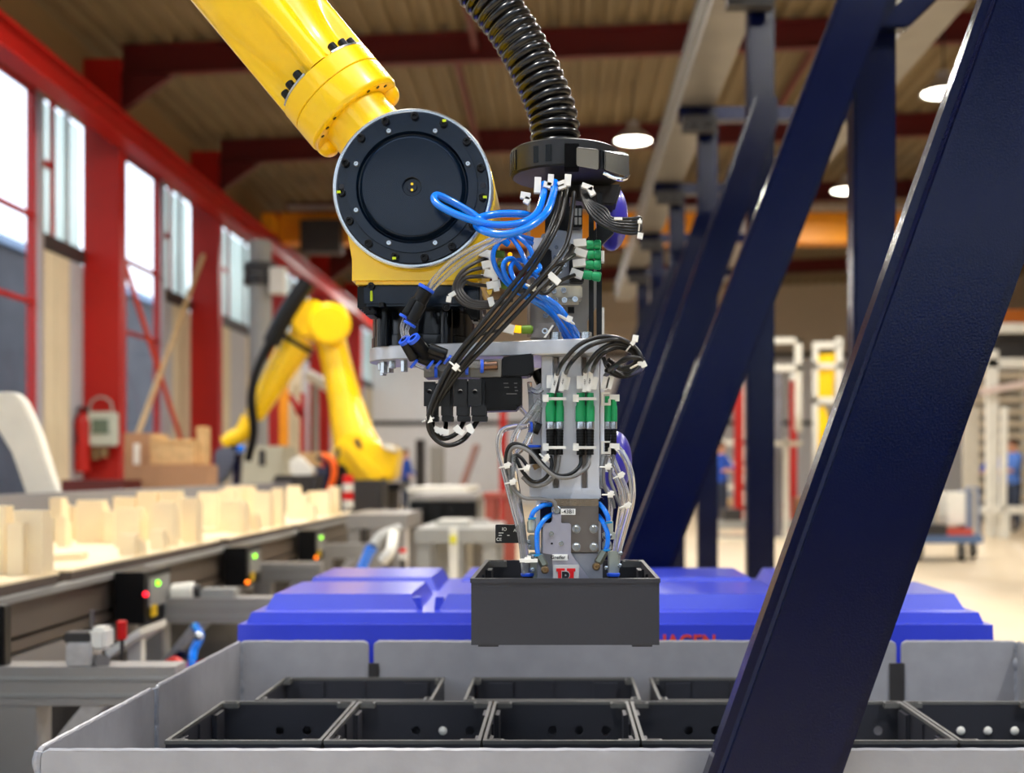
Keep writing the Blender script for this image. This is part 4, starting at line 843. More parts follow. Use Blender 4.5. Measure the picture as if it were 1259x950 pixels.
# profile column with T slots
xl, xr, yf = (665.5-690)/F*2.0, (737-690)/F*2.0, 2.0
def slot(cx): return [(cx-.0055, yf), (cx-.0055, yf+.004), (cx-.009, yf+.004), (cx-.009, yf+.012), (cx+.009, yf+.012), (cx+.009, yf+.004), (cx+.0055, yf+.004), (cx+.0055, yf)]
s1, s2 = (683.5-690)/F*2.0, (718.5-690)/F*2.0
g = MB(); g.prism([(xl, yf+.001), (xl+.001, yf)]+slot(s1)+slot(s2)+[(xr-.001, yf), (xr, yf+.001), (xr, 2.09), (xl, 2.09)], lambda u, v, w: Vector((u, v, w)), EYE-.05, ZP-.0005, (), 0); obj('profile_column', g, ALU, tl, smooth=20)
for cx in (s1, s2): g = MB(); g.span((cx-.0035, yf+.006, EYE-.05), (cx+.0035, yf+.0115, ZP-.001)); obj('slot_cover', g, STL, tl)
ppo('side_plate', [(651, 480), (665, 470), (665, 613), (651, 613)], 2.02, .05, ALU, tl, .001)
ppo('guard_strip', rc(738, 440, 743, 600), 2.01, .03, mat('frosted_strip', (226, 230, 238), .4), tl, .0006)
# structure above the plate
ppo('mount_plate', [(650, 300), (730, 300), (737, 318), (737, 372), (722, 394), (722, 417), (652, 417)], 2.15, .012, mat('mount_plate_grey', (140, 136, 130), .45, metal=.4), tl, .001)
for l, r in ((724, 730), (733.5, 740)): ppo('guide_bar', rc(l, 236, r, 416), 2.08, .012, BLK, tl, .001)
ppo('thin_rod', rc(648, 238, 652, 415), 2.14, .006, mat('tan_rod', (170, 150, 130), .3, metal=.6), tl, .0008)
ppo('white_strip', rc(738, 378, 743, 416), 2.12, .02, WHT, tl, .0005)
ppo('valve_body', [(665, 288), (684, 282), (698, 284), (700, 330), (700, 348), (676, 348), (665, 320)], 2.10, .04, mat('valve_grey', (150, 156, 166), .4, metal=.4), tl, .002)
ppo('valve_cap', rc(655, 292, 668, 308), 2.09, .03, ALU, tl, .002); ppo('valve_block', rc(664, 306, 678, 345), 2.085, .03, BLK, tl, .002)
ppo('valve_block', rc(700, 318, 718, 346), 2.085, .03, BLK, tl, .002); ppo('valve_body', rc(700, 279, 716, 300), 2.09, .04, ALU, tl, .002)
for x, y in ((671, 291), (683, 289), (684, 304), (692, 310), (682, 316), (695, 326), (688, 334)): g = MB(); g.lathe([(.0032, 0), (.0032, .002), (.0015, .002), (.0014, 0)], W(x, y, 2.099), FY, 10, False); obj('valve_screw', g, CHR, tl)
g = MB(); g.pp(rc(700, 252, 716, 279), 2.06, .03, .0015); obj('vented_housing', g, BLK, tl)
for i in range(3):
    for j in range(2): ppo('vent_slot', rc(701.5+i*5, 256+j*11, 705+i*5, 265+j*11), 2.059, .002, GREYM, tl, .0003)
VB = mat('valve_beige', (196, 190, 170), .45)
ppo('terminal_block', rc(672, 351, 716, 366), 2.06, .05, VB, tl, .002); ppo('terminal_step', rc(680, 366, 712, 371), 2.065, .04, VB, tl, .001)
for x, y in ((681, 358), (693, 357), (683, 369), (694, 369), (707, 368)): g = MB(); g.lathe([(.0048, 0), (.0048, .004), (.0025, .004), (.002, .001), (0, .001)], W(x, y, 2.059), FY, 12, False); obj('terminal_screw', g, ZNC, tl)
for x, y in ((694, 380), (671, 388)): g = MB(); g.lathe([(.005, 0), (.005, .005), (.0025, .005), (.002, .001), (0, .001)], W(x, y, 2.149), FY, 12, False); obj('plate_screw', g, ZNC, tl)
g = MB(); g.cyl(W(698, 381, 2.14), W(706, 381, 2.14), .006, n=12); obj('black_plug', g, BLK, tl)
for i, (y, l) in enumerate(((301, 721), (313, 722), (325.5, 720), (338.5, 717))):
    a = W(l, y-(1.5 if i == 3 else 0), 2.03); b_ = W(739, y+(2 if i == 3 else 0), 2.03); g = MB(); d = b_-a
    g.lathe([(.0068, 0), (.0078, .003), (.0078, d.length*.45), (.0066, d.length*.5), (.0083, d.length*.62), (.0083, d.length*.93), (.006, d.length)], a, d, 18); obj('green_connector', g, GRN, tl)
    g = MB(); g.box(W(l-8, y-2, 2.03), (.021, .015, .012), Matrix.Rotation(.35 if i % 2 else -.1, 3, 'Y'), .002); obj('cable_marker', g, WHT, tl)
g = MB(); g.box(W(741, 316, 2.035), (.005, .02, .018), None, .002); obj('cable_tie', g, WHT, tl)
# blue cups behind
BCUP = mat('blue_cup', (54, 48, 170), .35, coat=.2)
for x, y, rx, rz in ((752, 268, 20, 40), (757, 567, 20, 37)):
    g = MB(); g.ball(W(x, y, 2.28), (k(rx, 2.28), .06, k(rz, 2.28)), 32, 20); obj('blue_cup', g, BCUP, tl)
ppo('cup_bracket', [(715, 300), (742, 270), (756, 285), (738, 302), (730, 315), (715, 315)], 2.2, .02, BLK, tl, .002)
g = MB(); g.span(W(690, 540, 2.1)+Vector((0, 0, 0)), W(752, 580, 2.2)); obj('cup_arm', g, ALU, tl)
# hose head
hp = thing('cable_hose', 'thick black corrugated hose ending in a round clamp with a chrome latch', 'hose', (.007, 2.12, EYE+.506))
HC = Vector((.007, 2.12, EYE+.506))
g = MB(); R_ = .0945
prof = [(.05, 0), (R_-.004, 0), (R_, .003), (R_, .044), (R_-.006, .0475), (.055, .052), (.045, .06), (.03, .06)]
g.lathe(prof, HC, (0, 0, 1), 64, True); obj('clamp_body', g, mat('clamp_black', (22, 22, 24), .5, bump=.1, bscale=150), hp)
for i in range(6): a = math.radians(182+i*5); g = MB(); p = HC+Vector((R_*math.cos(a), R_*math.sin(a), .022)); g.box(p, (.004, .004, .034), Matrix.Rotation(a, 3, 'Z'), .001); obj('grip_rib', g, BLK, hp)
g = MB(); a0, a1 = math.radians(236), math.radians(256)
g.prism([(a0, .008), (a1, .008), (a1, .036), (a0, .036)], lambda u, v, w: HC+Vector(((R_+w)*math.cos(u), (R_+w)*math.sin(u), v)), -.002, .0012); obj('raised_label', g, BLKG, hp)
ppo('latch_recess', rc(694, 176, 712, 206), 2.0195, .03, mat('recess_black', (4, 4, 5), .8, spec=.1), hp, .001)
def quad(name, p4, th, m, par, bev=.0015):
    a, b_, c, d = [Vector(p) for p in p4]; n = (b_-a).cross(c-a).normalized()*th; g = MB()
    lo = [g.b.verts.new(p) for p in (a, b_, c, d)]; hi = [g.b.verts.new(p-n) for p in (a, b_, c, d)]
    fs = [g._f(lo), g._f(hi[::-1])]+[g._f([lo[i], lo[(i+1) % 4], hi[(i+1) % 4], hi[i]]) for i in range(4)]
    bmesh.ops.recalc_face_normals(g.b, faces=fs); g._bev(fs, bev, 2); return obj(name, g, m, par)
quad('latch_plate', [W(709, 181, 2.000), W(736, 184, 2.006), W(736, 209, 2.020), W(709, 204, 2.014)], -.008, mat('latch_steel', (112, 118, 126), .22, metal=.95), hp)
quad('latch_lever', [W(744, 186, 2.008), W(774, 191, 2.03), W(774, 218, 2.045), W(744, 209, 2.022)], -.010, mat('latch_steel', (0, 0, 0)), hp)
quad('latch_lip', [W(743, 185, 2.018), W(766, 186, 2.06), W(774, 190, 2.05), W(745, 188, 2.016)], -.003, CHR, hp, .0008)
g = MB(); g.cyl(W(740, 185, 2.022), W(740, 208, 2.022), .004, n=12); obj('latch_pin', g, BLK, hp)
g = MB(); g.tube([W(742, 213, 2.03), W(755, 219, 2.03), W(768, 220, 2.04), W(773, 214, 2.05)], .0035, 8); obj('latch_wire', g, CHR, hp)
# the corrugated hose, ribs as real rings
hpts = [W(684, 170, 2.12), W(680, 145, 2.12), W(669, 112, 2.12), W(652, 75, 2.12), W(628, 34, 2.12), W(600, -2, 2.12), W(560, -45, 2.12), W(500, -85, 2.14), W(420, -120, 2.2), W(300, -150, 2.25)]
hpts[0] = HC+Vector((W(684, 0, 2.12).x-HC.x, 0, .05))
g = MB(); PIT = .0163
g.tube(hpts, .043, 28, 46, rfun=lambda s_, L: .0365+.0073*abs(math.sin(PI*s_/PIT))**.6); obj('corrugated_hose', g, HOSE, hp, smooth=80)
ppo('clamp_bracket', [(700, 226), (765, 226), (757, 252), (735, 252), (700, 244)], 2.16, .06, mat('bracket_black', (40, 38, 38), .5), tl, .004)
ppo('support_post', rc(670, 222, 700, 300), 2.16, .03, BLK, tl, .003)
# helpers for cables
def cable(pts, r, m, name='cable', par=tl, n=8, sub=7):
    g = MB(); g.tube([W(*p) for p in pts], k(r), n, sub); return obj(name, g, m, par, smooth=80)
def tie(x, y, Y, rx=5, ang=0, par=tl, head=(4, 3)):
    """cable tie: a thin band with its square head"""
    g = MB(); R = Matrix.Rotation(-math.radians(ang), 3, 'Y'); c = W(x, y, Y)
    nn = 18; band = [c+R @ Vector((k(rx)*math.cos(2*PI*i/nn), k(rx)*.8*math.sin(2*PI*i/nn)+k(rx)*.4, 0)) for i in range(nn+1)]
    g.tube(band, k(1.0), 6, 1); g.box(c+R @ Vector((k(rx)*.3, -k(rx)*.5, 0)), (k(head[0]*1.2), k(4), k(head[1]*1.6)), R, .0008); return obj('cable_tie', g, WHT, par)
def clip(x, y, w_, h, Y, ang=0, m=WHT, name='cable_clip', par=tl, d=.008):
    g = MB(); R = Matrix.Rotation(math.radians(ang), 3, 'Y'); g.box(W(x, y, Y), (k(w_, Y), d, k(h, Y)), R, .0012); return obj(name, g, m, par)
# clips under the head
for x, y, w_, h, a in ((646, 241, 12, 8, 10), (648, 247, 7, 8, 30), (661, 228, 8, 19, 3), (677, 222, 7, 14, 5), (673, 228, 9, 7, 15), (698, 222, 8, 14, 5), (690, 225, 9, 4, -20), (691, 231, 10, 3, -20), (722, 230, 14, 6, 20), (727, 236, 7, 10, -30)): clip(x, y, w_, h, 2.0, a, d=.012)
# big blue pneumatic hoses
cable([(669, 226, 2.02), (668, 240, 1.99), (660, 262, 1.95), (640, 274, 1.92), (605, 276, 1.91), (570, 267, 1.91), (542, 254, 1.92), (533.5, 245, 1.93), (538, 240, 1.94), (556, 248, 1.95), (580, 262, 1.955), (592, 272, 1.955), (602, 283, 1.98), (625, 300, 2.0)], 4.3, TUBE, 'air_hose', n=12)
cable([(682, 224, 2.02), (680, 240, 1.98), (671, 262, 1.93), (650, 279, 1.90), (622, 288, 1.89), (598, 285, 1.90), (586, 277, 1.93), (590, 268, 1.96), (612, 263, 1.98), (640, 263, 1.99), (655, 266, 2.02)], 4.6, TUBE, 'air_hose', n=12)
# blue coil and bundle down to the plate
coil = [[(655, 300, 2.03), (640, 292, 2.02), (620, 294, 2.0), (608, 306, 1.99), (607, 322, 1.99), (616, 340, 1.99), (632, 356, 2.0), (655, 370, 2.0), (680, 388, 2.01), (696, 417, 2.04)],
 [(628, 290, 2.0), (640, 308, 1.985), (650, 330, 1.98), (662, 342, 2.0)], [(634, 288, 1.995), (650, 303, 1.98), (658, 322, 1.98)],
 [(640, 330, 2.01), (630, 318, 1.99), (620, 322, 1.98), (620, 336, 1.98), (630, 350, 1.985), (650, 364, 1.99), (675, 380, 2.0), (702, 417, 2.03)],
 [(648, 322, 2.01), (636, 320, 2.0), (628, 328, 1.985), (632, 342, 1.98), (646, 352, 1.98), (670, 368, 1.985), (692, 390, 2.0), (709, 417, 2.03)],
 [(650, 316, 2.02), (664, 330, 2.01), (642, 346, 1.975), (658, 358, 1.975), (684, 374, 1.98), (700, 394, 1.99), (714, 417, 2.04)],
 [(612, 332, 2.02), (606, 318, 2.01), (612, 300, 2.01), (630, 290, 2.01), (655, 294, 2.03)]]
for c_ in coil: cable(c_, 3.0, TUBE, 'blue_tube', n=10)
tie(696, 392, 1.975, 11, -30); clip(700, 392, 7, 7, 1.965, 20)
# long black cables sweeping down to the valve connectors
main = [[(691, 230, 2.02), (684, 262, 1.97), (667, 300, 1.94), (640, 338, 1.93), (600, 388, 1.92), (562, 436, 1.92), (540, 474, 1.92), (527, 510, 1.92), (530, 533, 1.925), (548, 547, 1.93), (570, 540, 1.95), (588, 516, 1.97)],
 [(697, 230, 2.02), (691, 262, 1.98), (676, 296, 1.95), (652, 334, 1.935), (612, 386, 1.925), (570, 434, 1.925), (546, 474, 1.925), (530, 510, 1.93), (531, 528, 1.94), (545, 539, 1.95), (562, 532, 1.96), (570, 518, 1.975)],
 [(706, 236, 2.02), (702, 275, 2.0), (694, 305, 1.98), (668, 338, 1.95), (630, 378, 1.93), (585, 428, 1.93), (551, 470, 1.935), (531, 508, 1.945), (529, 526, 1.955), (538, 534, 1.965), (547, 528, 1.97), (548, 517, 1.98)],
 [(704, 302, 2.02), (690, 326, 1.99), (668, 350, 1.96), (642, 378, 1.94), (598, 424, 1.935), (560, 464, 1.945), (536, 500, 1.955), (527, 520, 1.965), (531, 528, 1.97), (532, 517, 1.98)]]
for c_ in main: cable(c_, 2.9, CAB)
for y, e in ((313, 0), (338, 6)): cable([(706, y, 2.02), (694-e, y+8, 1.99), (678-e, y+16+e, 1.975), (660, 352+e, 1.97), (645-e, 352+e, 1.98), (652, 362, 2.0), (668, 352, 2.01), (690, 330, 2.02)], 2.6, CAB)
tie(559, 450, 1.915, 8, -40, head=(5, 5)); tie(526, 516, 1.925, 7, 20, head=(5, 5)); tie(653, 353, 1.95, 7, -30, head=(6, 4)); clip(682, 343, 8, 15, 1.93, -48); clip(680, 340, 12, 6, 1.935, 40)
# right hand coil under the head
for i in range(6):
    o_ = i*2.8
    cable([(714+i*1.4, 228, 2.03), (717+o_*.6, 246, 2.0), (730+o_, 268-o_*.8, 1.975+i*.004), (752, 282-o_, 1.97+i*.004), (776, 287-o_*1.3, 1.97), (787, 283-o_*1.1, 1.975), (785, 273, 1.985+i*.004), (768, 269+i*.4, 2.0), (750, 271, 2.01), (735, 262, 2.02)], 2.1, CAB)
tie(786, 276, 1.97, 8, 85, head=(3, 3)); clip(787, 290, 7, 7, 1.97, 10); clip(760, 269, 10, 3, 1.965, 0)
# left coil of grey-brown cables with clips
for i in range(4):
    cable([(604, 316+i*12, 2.02), (586-i*2, 322+i*9, 1.99), (567+i*1.8, 335+i*4, 1.975), (558+i*3, 355, 1.97), (566+i*2.5, 371-i*2, 1.965), (584, 378-i*2.4, 1.965), (606, 377-i*2, 1.97), (630, 366+i, 1.98)], 2.4, mat('cable_brown', (62, 58, 54), .4))
clip(556, 362, 9, 5, 1.955, -30); clip(552, 368, 6, 7, 1.953, 10); clip(604, 371, 7, 11, 1.955, -15)
for i, y in enumerate((312, 325, 337, 350)):
    clip(598+i*3, y, 17, 9, 2.0, 12*(-1)**i, d=.012); clip(604+i*2, y+2, 7, 12, 1.995, -8)
    g = MB(); a = W(610+i*2, y, 2.01); g.cyl(a, a+Vector((.014, .0, -.002)), .0065, n=12, bev=.001); obj('connector', g, mat('olive', (96, 130, 30), .4), tl)
for x, y in ((627, 313), (627, 325)): g = MB(); g.ball(W(x, y, 2.02), .004, 10, 8); obj('connector_light', g, LAMPC, tl)
ppo('yellow_connector', [(598, 356), (606, 352), (604, 362), (600, 362)], 2.0, .01, YEL, tl, .001)
# sensor connector on the plate
g = MB(); a = W(632, 404, 1.985); g.cyl(a, W(641, 405, 1.985), .0062, n=14, bev=.001); obj('glowing_connector', g, LAMPC, tl)
g = MB(); g.lathe([(.0066, 0), (.0072, .004), (.0072, .016), (.005, .019)], W(641, 405, 1.985), W(655, 405, 1.985)-W(641, 405, 1.985), 14); obj('connector_sleeve', g, mat('olive', (0, 0, 0)), tl)
clip(625, 404, 15, 11, 1.98, 14, d=.012); cable([(617, 405, 1.985), (605, 408, 1.98), (590, 412, 1.97), (575, 424, 1.95)], 1.8, CAB)
ppo('angle_bracket', [(652, 415), (663, 397), (684, 397), (672, 415)], 1.975, .03, STL, tl, .001); ppo('bracket_edge', [(668, 415), (679, 399), (681, 400), (671, 415)], 1.972, .003, WHT, tl, .0004)
g = MB(); g.lathe([(.005, 0), (.005, .003), (.0025, .003), (.002, .001)], W(670, 407, 1.974), FY, 12, False); obj('bracket_screw', g, ZNC, tl)
# Y fittings and clear hoses at left
def ring(x, y, Y, r, ax, m=COL_, h=.004, name='collet'):
    g = MB(); g.lathe([(r*.55, 0), (r, .0), (r*1.04, h*.5), (r, h), (r*.6, h), (r*.5, h*.3)], W(x, y, Y), ax, 22, False); return obj(name, g, m, tl)
dA = (W(503, 392, 1.95)-W(524, 356, 1.95)).normalized()
cable([(640, 283, 1.97), (600, 296, 1.95), (560, 318, 1.945), (536, 340, 1.945), (526, 354, 1.95)], 2.9, CLR, 'clear_hose', n=10); cable([(652, 276, 1.98), (610, 297, 1.955), (572, 320, 1.95), (542, 345, 1.95), (529, 358, 1.95)], 2.9, CLR, 'clear_hose', n=10)
ring(525, 353, 1.95, .0138, dA, h=.005)
g = MB(); g.cyl(W(523.5, 357, 1.95), W(514, 374, 1.95), .0118, n=22, bev=.001); g.ball(W(514, 372, 1.95), .0118, 18, 10); obj('y_fitting', g, BLK, tl)
g = MB(); g.cyl(W(511, 368, 1.945), W(499, 387, 1.945), .0078, n=18, bev=.001); obj('fitting_branch', g, BLK, tl); g = MB(); g.cyl(W(518, 373, 1.938), W(506, 395, 1.938), .0095, n=18, bev=.001); obj('fitting_branch', g, BLK, tl)
ring(498, 388, 1.945, .0088, dA); ring(504.5, 397, 1.938, .0105, dA)
cable([(498, 390, 1.945), (494, 402, 1.94), (496, 416, 1.935)], 2.2, CLR, 'clear_hose', n=10); cable([(503, 398, 1.938), (500, 408, 1.935), (504, 418, 1.93)], 2.4, CLR, 'clear_hose', n=10)
dB = Vector((.55, .5, -.65)).normalized()
ring(496, 417, 1.93, .0098, dB, h=.006); ring(507, 415, 1.92, .0108, dB, h=.006)
def elbow(a, b_, r, nm='elbow_fitting'): g = MB(); g.cyl(W(*a), W(*b_), k(r), n=20, bev=.001); return obj(nm, g, BLK, tl)
elbow((497, 418, 1.935), (510, 441, 1.95), 7); elbow((509, 417, 1.925), (524, 436, 1.95), 8); elbow((516, 427, 1.95), (546, 442, 1.95), 8); elbow((512, 438, 1.955), (530, 446, 1.96), 7); elbow((528, 428, 1.94), (549, 436, 1.94), 6.5)
for x, y in ((508, 446), (528, 447), (549, 441), (538, 446)): ring(x, y, 1.945, .0088, Vector((.7, .1, -.6)))
cable([(551, 440, 1.945), (570, 446, 1.95), (590, 449, 1.955)], 4.2, CLR, 'clear_hose', n=10); cable([(530, 449, 1.95), (552, 454, 1.955), (572, 453, 1.96)], 3.8, CLR, 'clear_hose', n=10); cable([(510, 447, 1.95), (522, 452, 1.955), (534, 456, 1.96)], 3.2, CLR, 'clear_hose', n=10)
for x, y, r in ((590.5, 450, .0106), (572, 454, .0085), (534, 457, .0095)): ring(x, y, 1.955, r, Vector((1, .1, 0)), h=.005)
g = MB(); g.cyl(W(592, 450, 1.957), W(612, 449, 1.957), .0072, n=20, bev=.001); obj('brass_fitting', g, mat('fitting_bronze', (120, 92, 76), .25, metal=.9), tl)
# valve island
VM = mat('island_grey', (120, 116, 108), .45, metal=.3)
for l, r in ((521, 540), (540, 558), (558, 578), (578, 617)): ppo('manifold_segment', [(l, 442 if l > 570 else 447), (r-.6, 441), (r-.6, 463), (l, 464)], 1.962, .06, VM, tl, .001)
ppo('manifold_end', [(617, 439), (655, 434), (656, 455), (650, 462), (617, 463)], 1.962, .06, BLK, tl, .002)
ppo('coil_block', [(590, 463.5), (641, 462), (641, 499), (636, 499), (636, 504), (594, 505), (590, 500)], 1.968, .06, mat('coil_black', (8, 8, 9), .4, spec=.3), tl, .002)
for (x, y, s_) in ((624, 471, '24 V DC'), (625, 476, '0.35 W'), (627, 483, 'IP 65')): pass
for i, (x, y, w_) in enumerate(((622, 471, 6), (634, 471, 4), (623, 476, 6), (634, 476, 3), (635, 480, 4), (629, 484, 13))): ppo('print_line', rc(x-w_/2, y-.6, x+w_/2, y+.6), 1.9675, .0006, mat('print_grey', (90, 90, 88), .6), tl, .0001)
DIN = mat('din_black', (18, 20, 23), .45)
for l, t_, r in ((521, 469, 535), (539, 467, 553), (558, 466, 574), (576, 466, 592)):
    g = MB(); c_ = W((l+r)/2-.5, 482, 1.95)
    g.pp(rc(l, t_, r, 499), 1.95, .012, 0, [circ((l+r)/2-.5, 481, 3.1, 14)]); cn = obj('coil_connector', g, DIN, tl)
    g = MB(); g.lathe([(.0038, .010), (.0038, .006), (.002, .006), (0, .006)], (c_.x, 1.965, c_.z), FY, 12, False); obj('hole_backing', g, INK, cn)  # ink-dark backing paints the shade inside the connector hole
    g = MB(); g.pp(rc(l+3, 497, r+(6 if l > 570 else 3), 512), 1.951, .022, .002); g.pp(rc(l+4, 511, r+(7 if l > 570 else 4), 518), 1.952, .02, .001); obj('cable_gland', g, DIN, cn)
    g = MB(); g.pp(rc(r, t_+2, r+4, 500), 1.956, .02, .001); obj('connector_body', g, BLK, cn)
for x, y, a in ((537, 528, 30), (543, 530, -35), (548, 531, 10), (562, 527, -40), (567, 531, 30), (579, 529, 30), (577, 525, -25)): clip(x, y, 8, 7, 1.945-.0005*x/100, a, LAB, 'cable_marker', d=.006)
# M12 connectors on the column
def m12(x, w_, y0=483, Y=1.985, par=tl):
    r = k(w_/2, Y); z = lambda py: W(0, py, Y).z; c_ = W(x, 500, Y)
    g = MB(); g.lathe([(r*.98, z(518)), (r*1.0, z(503)), (r*.98, z(500)), (r*.78, z(497)), (r*.78, z(y0))], (c_.x, c_.y, 0), (0, 0, 1), 20); root = obj('green_connector', g, GRN, par)
    g = MB(); rr = r*.92; g.lathe([(rr, z(527)), (rr*1.02, z(526)), (rr*1.02, z(519)), (rr*.9, z(518))], (c_.x, c_.y, 0), (0, 0, 1), 14); obj('knurled_ring', g, ZNC, root)
    g = MB(); pr_ = []
    for i in range(9): py = 559-i*3.5; pr_ += [(rr*(.85+.012*i), z(py)), (rr*(.85+.012*i), z(py-2.6)), (rr*(.78+.012*i), z(py-2.7)), (rr*(.78+.012*i), z(py-3.4))]
    g.lathe(pr_, (c_.x, c_.y, 0), (0, 0, 1), 18); obj('ribbed_sleeve', g, BLK, root); return root
for x, w_ in ((677, 13), (688, 11), (714, 13), (725.5, 11.5)): m12(x, w_)
for x, w_ in ((747, 9), (754.5, 9)): m12(x, w_, 487, 2.02)
for x, y, l in ((683, 490, 670), (720, 490, 707), (683, 550, 670), (720, 550, 707)):
    ppo('cable_tie', rc(l, y-1.8, l+26, y+1.8), 1.972, .002, WHT, tl, .0005); clip(l+1, y-.5, 7, 9, 1.968, 0, name='tie_head')
for y in (487, 547):
    g = MB(); g.pp([(739, y-5), (750, y-5), (750, y-3), (742, y-3), (742, y+8), (748, y+8), (748, y+3), (751, y+3), (751, y+11), (739, y+11)], 2.0, .01, .0005); obj('clip_bracket', g, WHT, tl)
    clip(754, y+1, 9, 6, 1.995, 5); clip(759, y+2, 5, 8, 1.994, 0)
for x, y, a, w_ in ((676, 469, 0, 8), (682, 471, 14, 6), (692, 469, 12, 6.5), (696, 471, 12, 8), (713, 470, 0, 8), (719, 470, 4, 5), (725, 469, 8, 6), (730.5, 471, 12, 8), (744, 471, 14, 8), (750, 470, 16, 7)):
    o = clip(x, y, w_, 24 if w_ < 7 else 16, 1.974 if w_ < 7 else 1.980, a, LAB, 'cable_marker', d=.003)
    if w_ < 7: text('print', '-43B1' if x in (682, 692) else '-43B7', .0042, W(x, y, 1.974)-Vector((0, .0018, 0)), INK, tl, rot=(PI/2, math.radians(-90+a), 0))
# cable loops at upper right of the column
for pts in ([(684, 462, 1.985), (692, 445, 1.965), (712, 424, 1.95), (738, 414, 1.95), (765, 417, 1.95), (783, 430, 1.955), (788, 446, 1.96), (775, 458, 1.97), (755, 456, 1.98), (745, 446, 1.99)],
 [(695, 460, 1.985), (702, 446, 1.96), (722, 427, 1.945), (748, 418, 1.945), (770, 420, 1.955), (786, 434, 1.965), (786, 450, 1.97), (768, 461, 1.98), (748, 452, 1.99), (742, 440, 2.0)],
 [(719, 458, 1.985), (724, 446, 1.965), (738, 430, 1.95), (757, 422, 1.955), (776, 428, 1.965), (784, 443, 1.975), (772, 455, 1.985), (752, 449, 1.995)],
 [(728, 458, 1.985), (732, 446, 1.97), (742, 434, 1.96), (760, 427, 1.965), (777, 433, 1.975), (781, 446, 1.98), (765, 452, 1.99), (748, 442, 2.0)],
 [(750, 462, 2.0), (757, 450, 1.965), (770, 440, 1.95), (786, 441, 1.945), (789, 450, 1.955), (778, 458, 1.97), (760, 460, 1.985), (746, 448, 2.0)],
 [(744, 462, 2.0), (752, 452, 1.975), (766, 444, 1.96), (783, 439, 1.955), (791, 447, 1.96), (784, 457, 1.975), (764, 463, 1.985), (745, 455, 1.99)]): cable([(x_, y_, Y_-(.055 if y_ < 447 else .03 if y_ < 456 else 0)) for x_, y_, Y_ in pts], 2.6, CAB)
tie(776, 424, 1.9, 8, 50); clip(781, 416, 7, 8, 1.895, 10); tie(784, 448, 1.9, 9, 25); clip(791, 448, 7, 7, 1.9, -25)
# loops below the connectors
for pts, m in (([(677, 560, 1.985), (678, 574, 1.98), (670, 588, 1.975), (656, 592, 1.975), (643, 580, 1.975), (634, 562, 1.98)], CAB), ([(688, 560, 1.985), (684, 580, 1.98), (672, 594, 1.975), (655, 597, 1.975), (642, 586, 1.975)], GCAB), ([(714, 560, 1.985), (713, 572, 1.975), (700, 583, 1.965), (682, 583, 1.96), (665, 568, 1.955), (650, 552, 1.955), (634, 545, 1.96), (624, 552, 1.965), (622, 575, 1.97), (630, 600, 1.975)], CAB), ([(725, 560, 1.985), (722, 574, 1.97), (704, 586, 1.96), (684, 586, 1.955), (667, 573, 1.95), (652, 556, 1.95), (636, 549, 1.955), (627, 556, 1.96), (626, 580, 1.97), (634, 605, 1.975)], GCAB), ([(626, 585, 1.97), (632, 602, 1.965), (645, 612, 1.965), (665, 613, 1.965), (680, 616, 1.963), (684, 625, 1.965)], GCAB), ([(650, 575, 1.98), (640, 562, 1.98), (632, 560, 1.98), (634, 580, 1.98), (640, 620, 1.98), (645, 660, 1.985)], CAB)): cable(pts, 2.3, m)
# clear hoses left and right
CL = [([(664, 492, 1.99), (650, 512, 1.985), (636, 530, 1.98), (630, 552, 1.975), (633, 590, 1.97), (641, 640, 1.975), (646, 680, 1.98), (648, 706, 1.99)], 4), ([(664, 500, 1.995), (648, 522, 1.99), (632, 524, 1.985), (617, 530, 1.98), (613, 550, 1.975), (620, 580, 1.97), (630, 620, 1.97), (640, 660, 1.975), (645, 706, 1.985)], 3.6), ([(662, 506, 2.0), (646, 545, 1.985), (628, 570, 1.98), (632, 610, 1.975), (643, 655, 1.98), (650, 706, 1.99)], 3.4), ([(651, 470, 2.02), (653, 500, 2.01), (652, 545, 2.0)], 3.2),
 ([(638, 500, 2.0), (652, 512, 1.995), (664, 496, 1.99)], 2.6), ([(652, 478, 2.0), (660, 482, 1.99), (667, 478, 1.99)], 3),
 ([(757, 548, 2.0), (768, 562, 1.99), (776, 585, 1.985), (777, 615, 1.985), (768, 650, 1.99), (760, 680, 1.995), (757, 706, 2.0)], 4), ([(752, 560, 2.01), (760, 580, 2.0), (770, 605, 1.995), (768, 630, 1.995), (758, 665, 1.995), (753, 706, 2.0)], 3.5), ([(748, 575, 2.01), (758, 590, 2.0), (764, 612, 2.0), (760, 645, 2.0), (755, 690, 2.0)], 3), ([(742, 560, 2.01), (740, 590, 2.005), (750, 610, 2.0), (750, 640, 2.0), (745, 668, 2.0)], 3)]
for pts, r in CL: cable(pts, r, CLR, 'clear_hose', n=12)
for pts in ([(747, 560, 2.005), (742, 580, 2.0), (744, 600, 2.0), (752, 612, 2.0), (755, 625, 2.0)], [(755, 560, 2.005), (750, 585, 2.0), (756, 605, 1.995), (763, 622, 1.995)]): cable(pts, 2.2, GCAB)
for x, y, a in ((621, 573, 15), (628, 593, 12), (669, 563, -40), (645, 576, 5), (745, 574, 0), (761, 585, 25), (748, 608, 0), (769, 622, 20), (646, 688, 0)):
    tie(x, y, 1.958, 7, a, head=(5, 4)); clip(x+4, y-2, 5, 6, 1.952, a+15)
clip(650, 689, 22, 4, 1.95, 0)
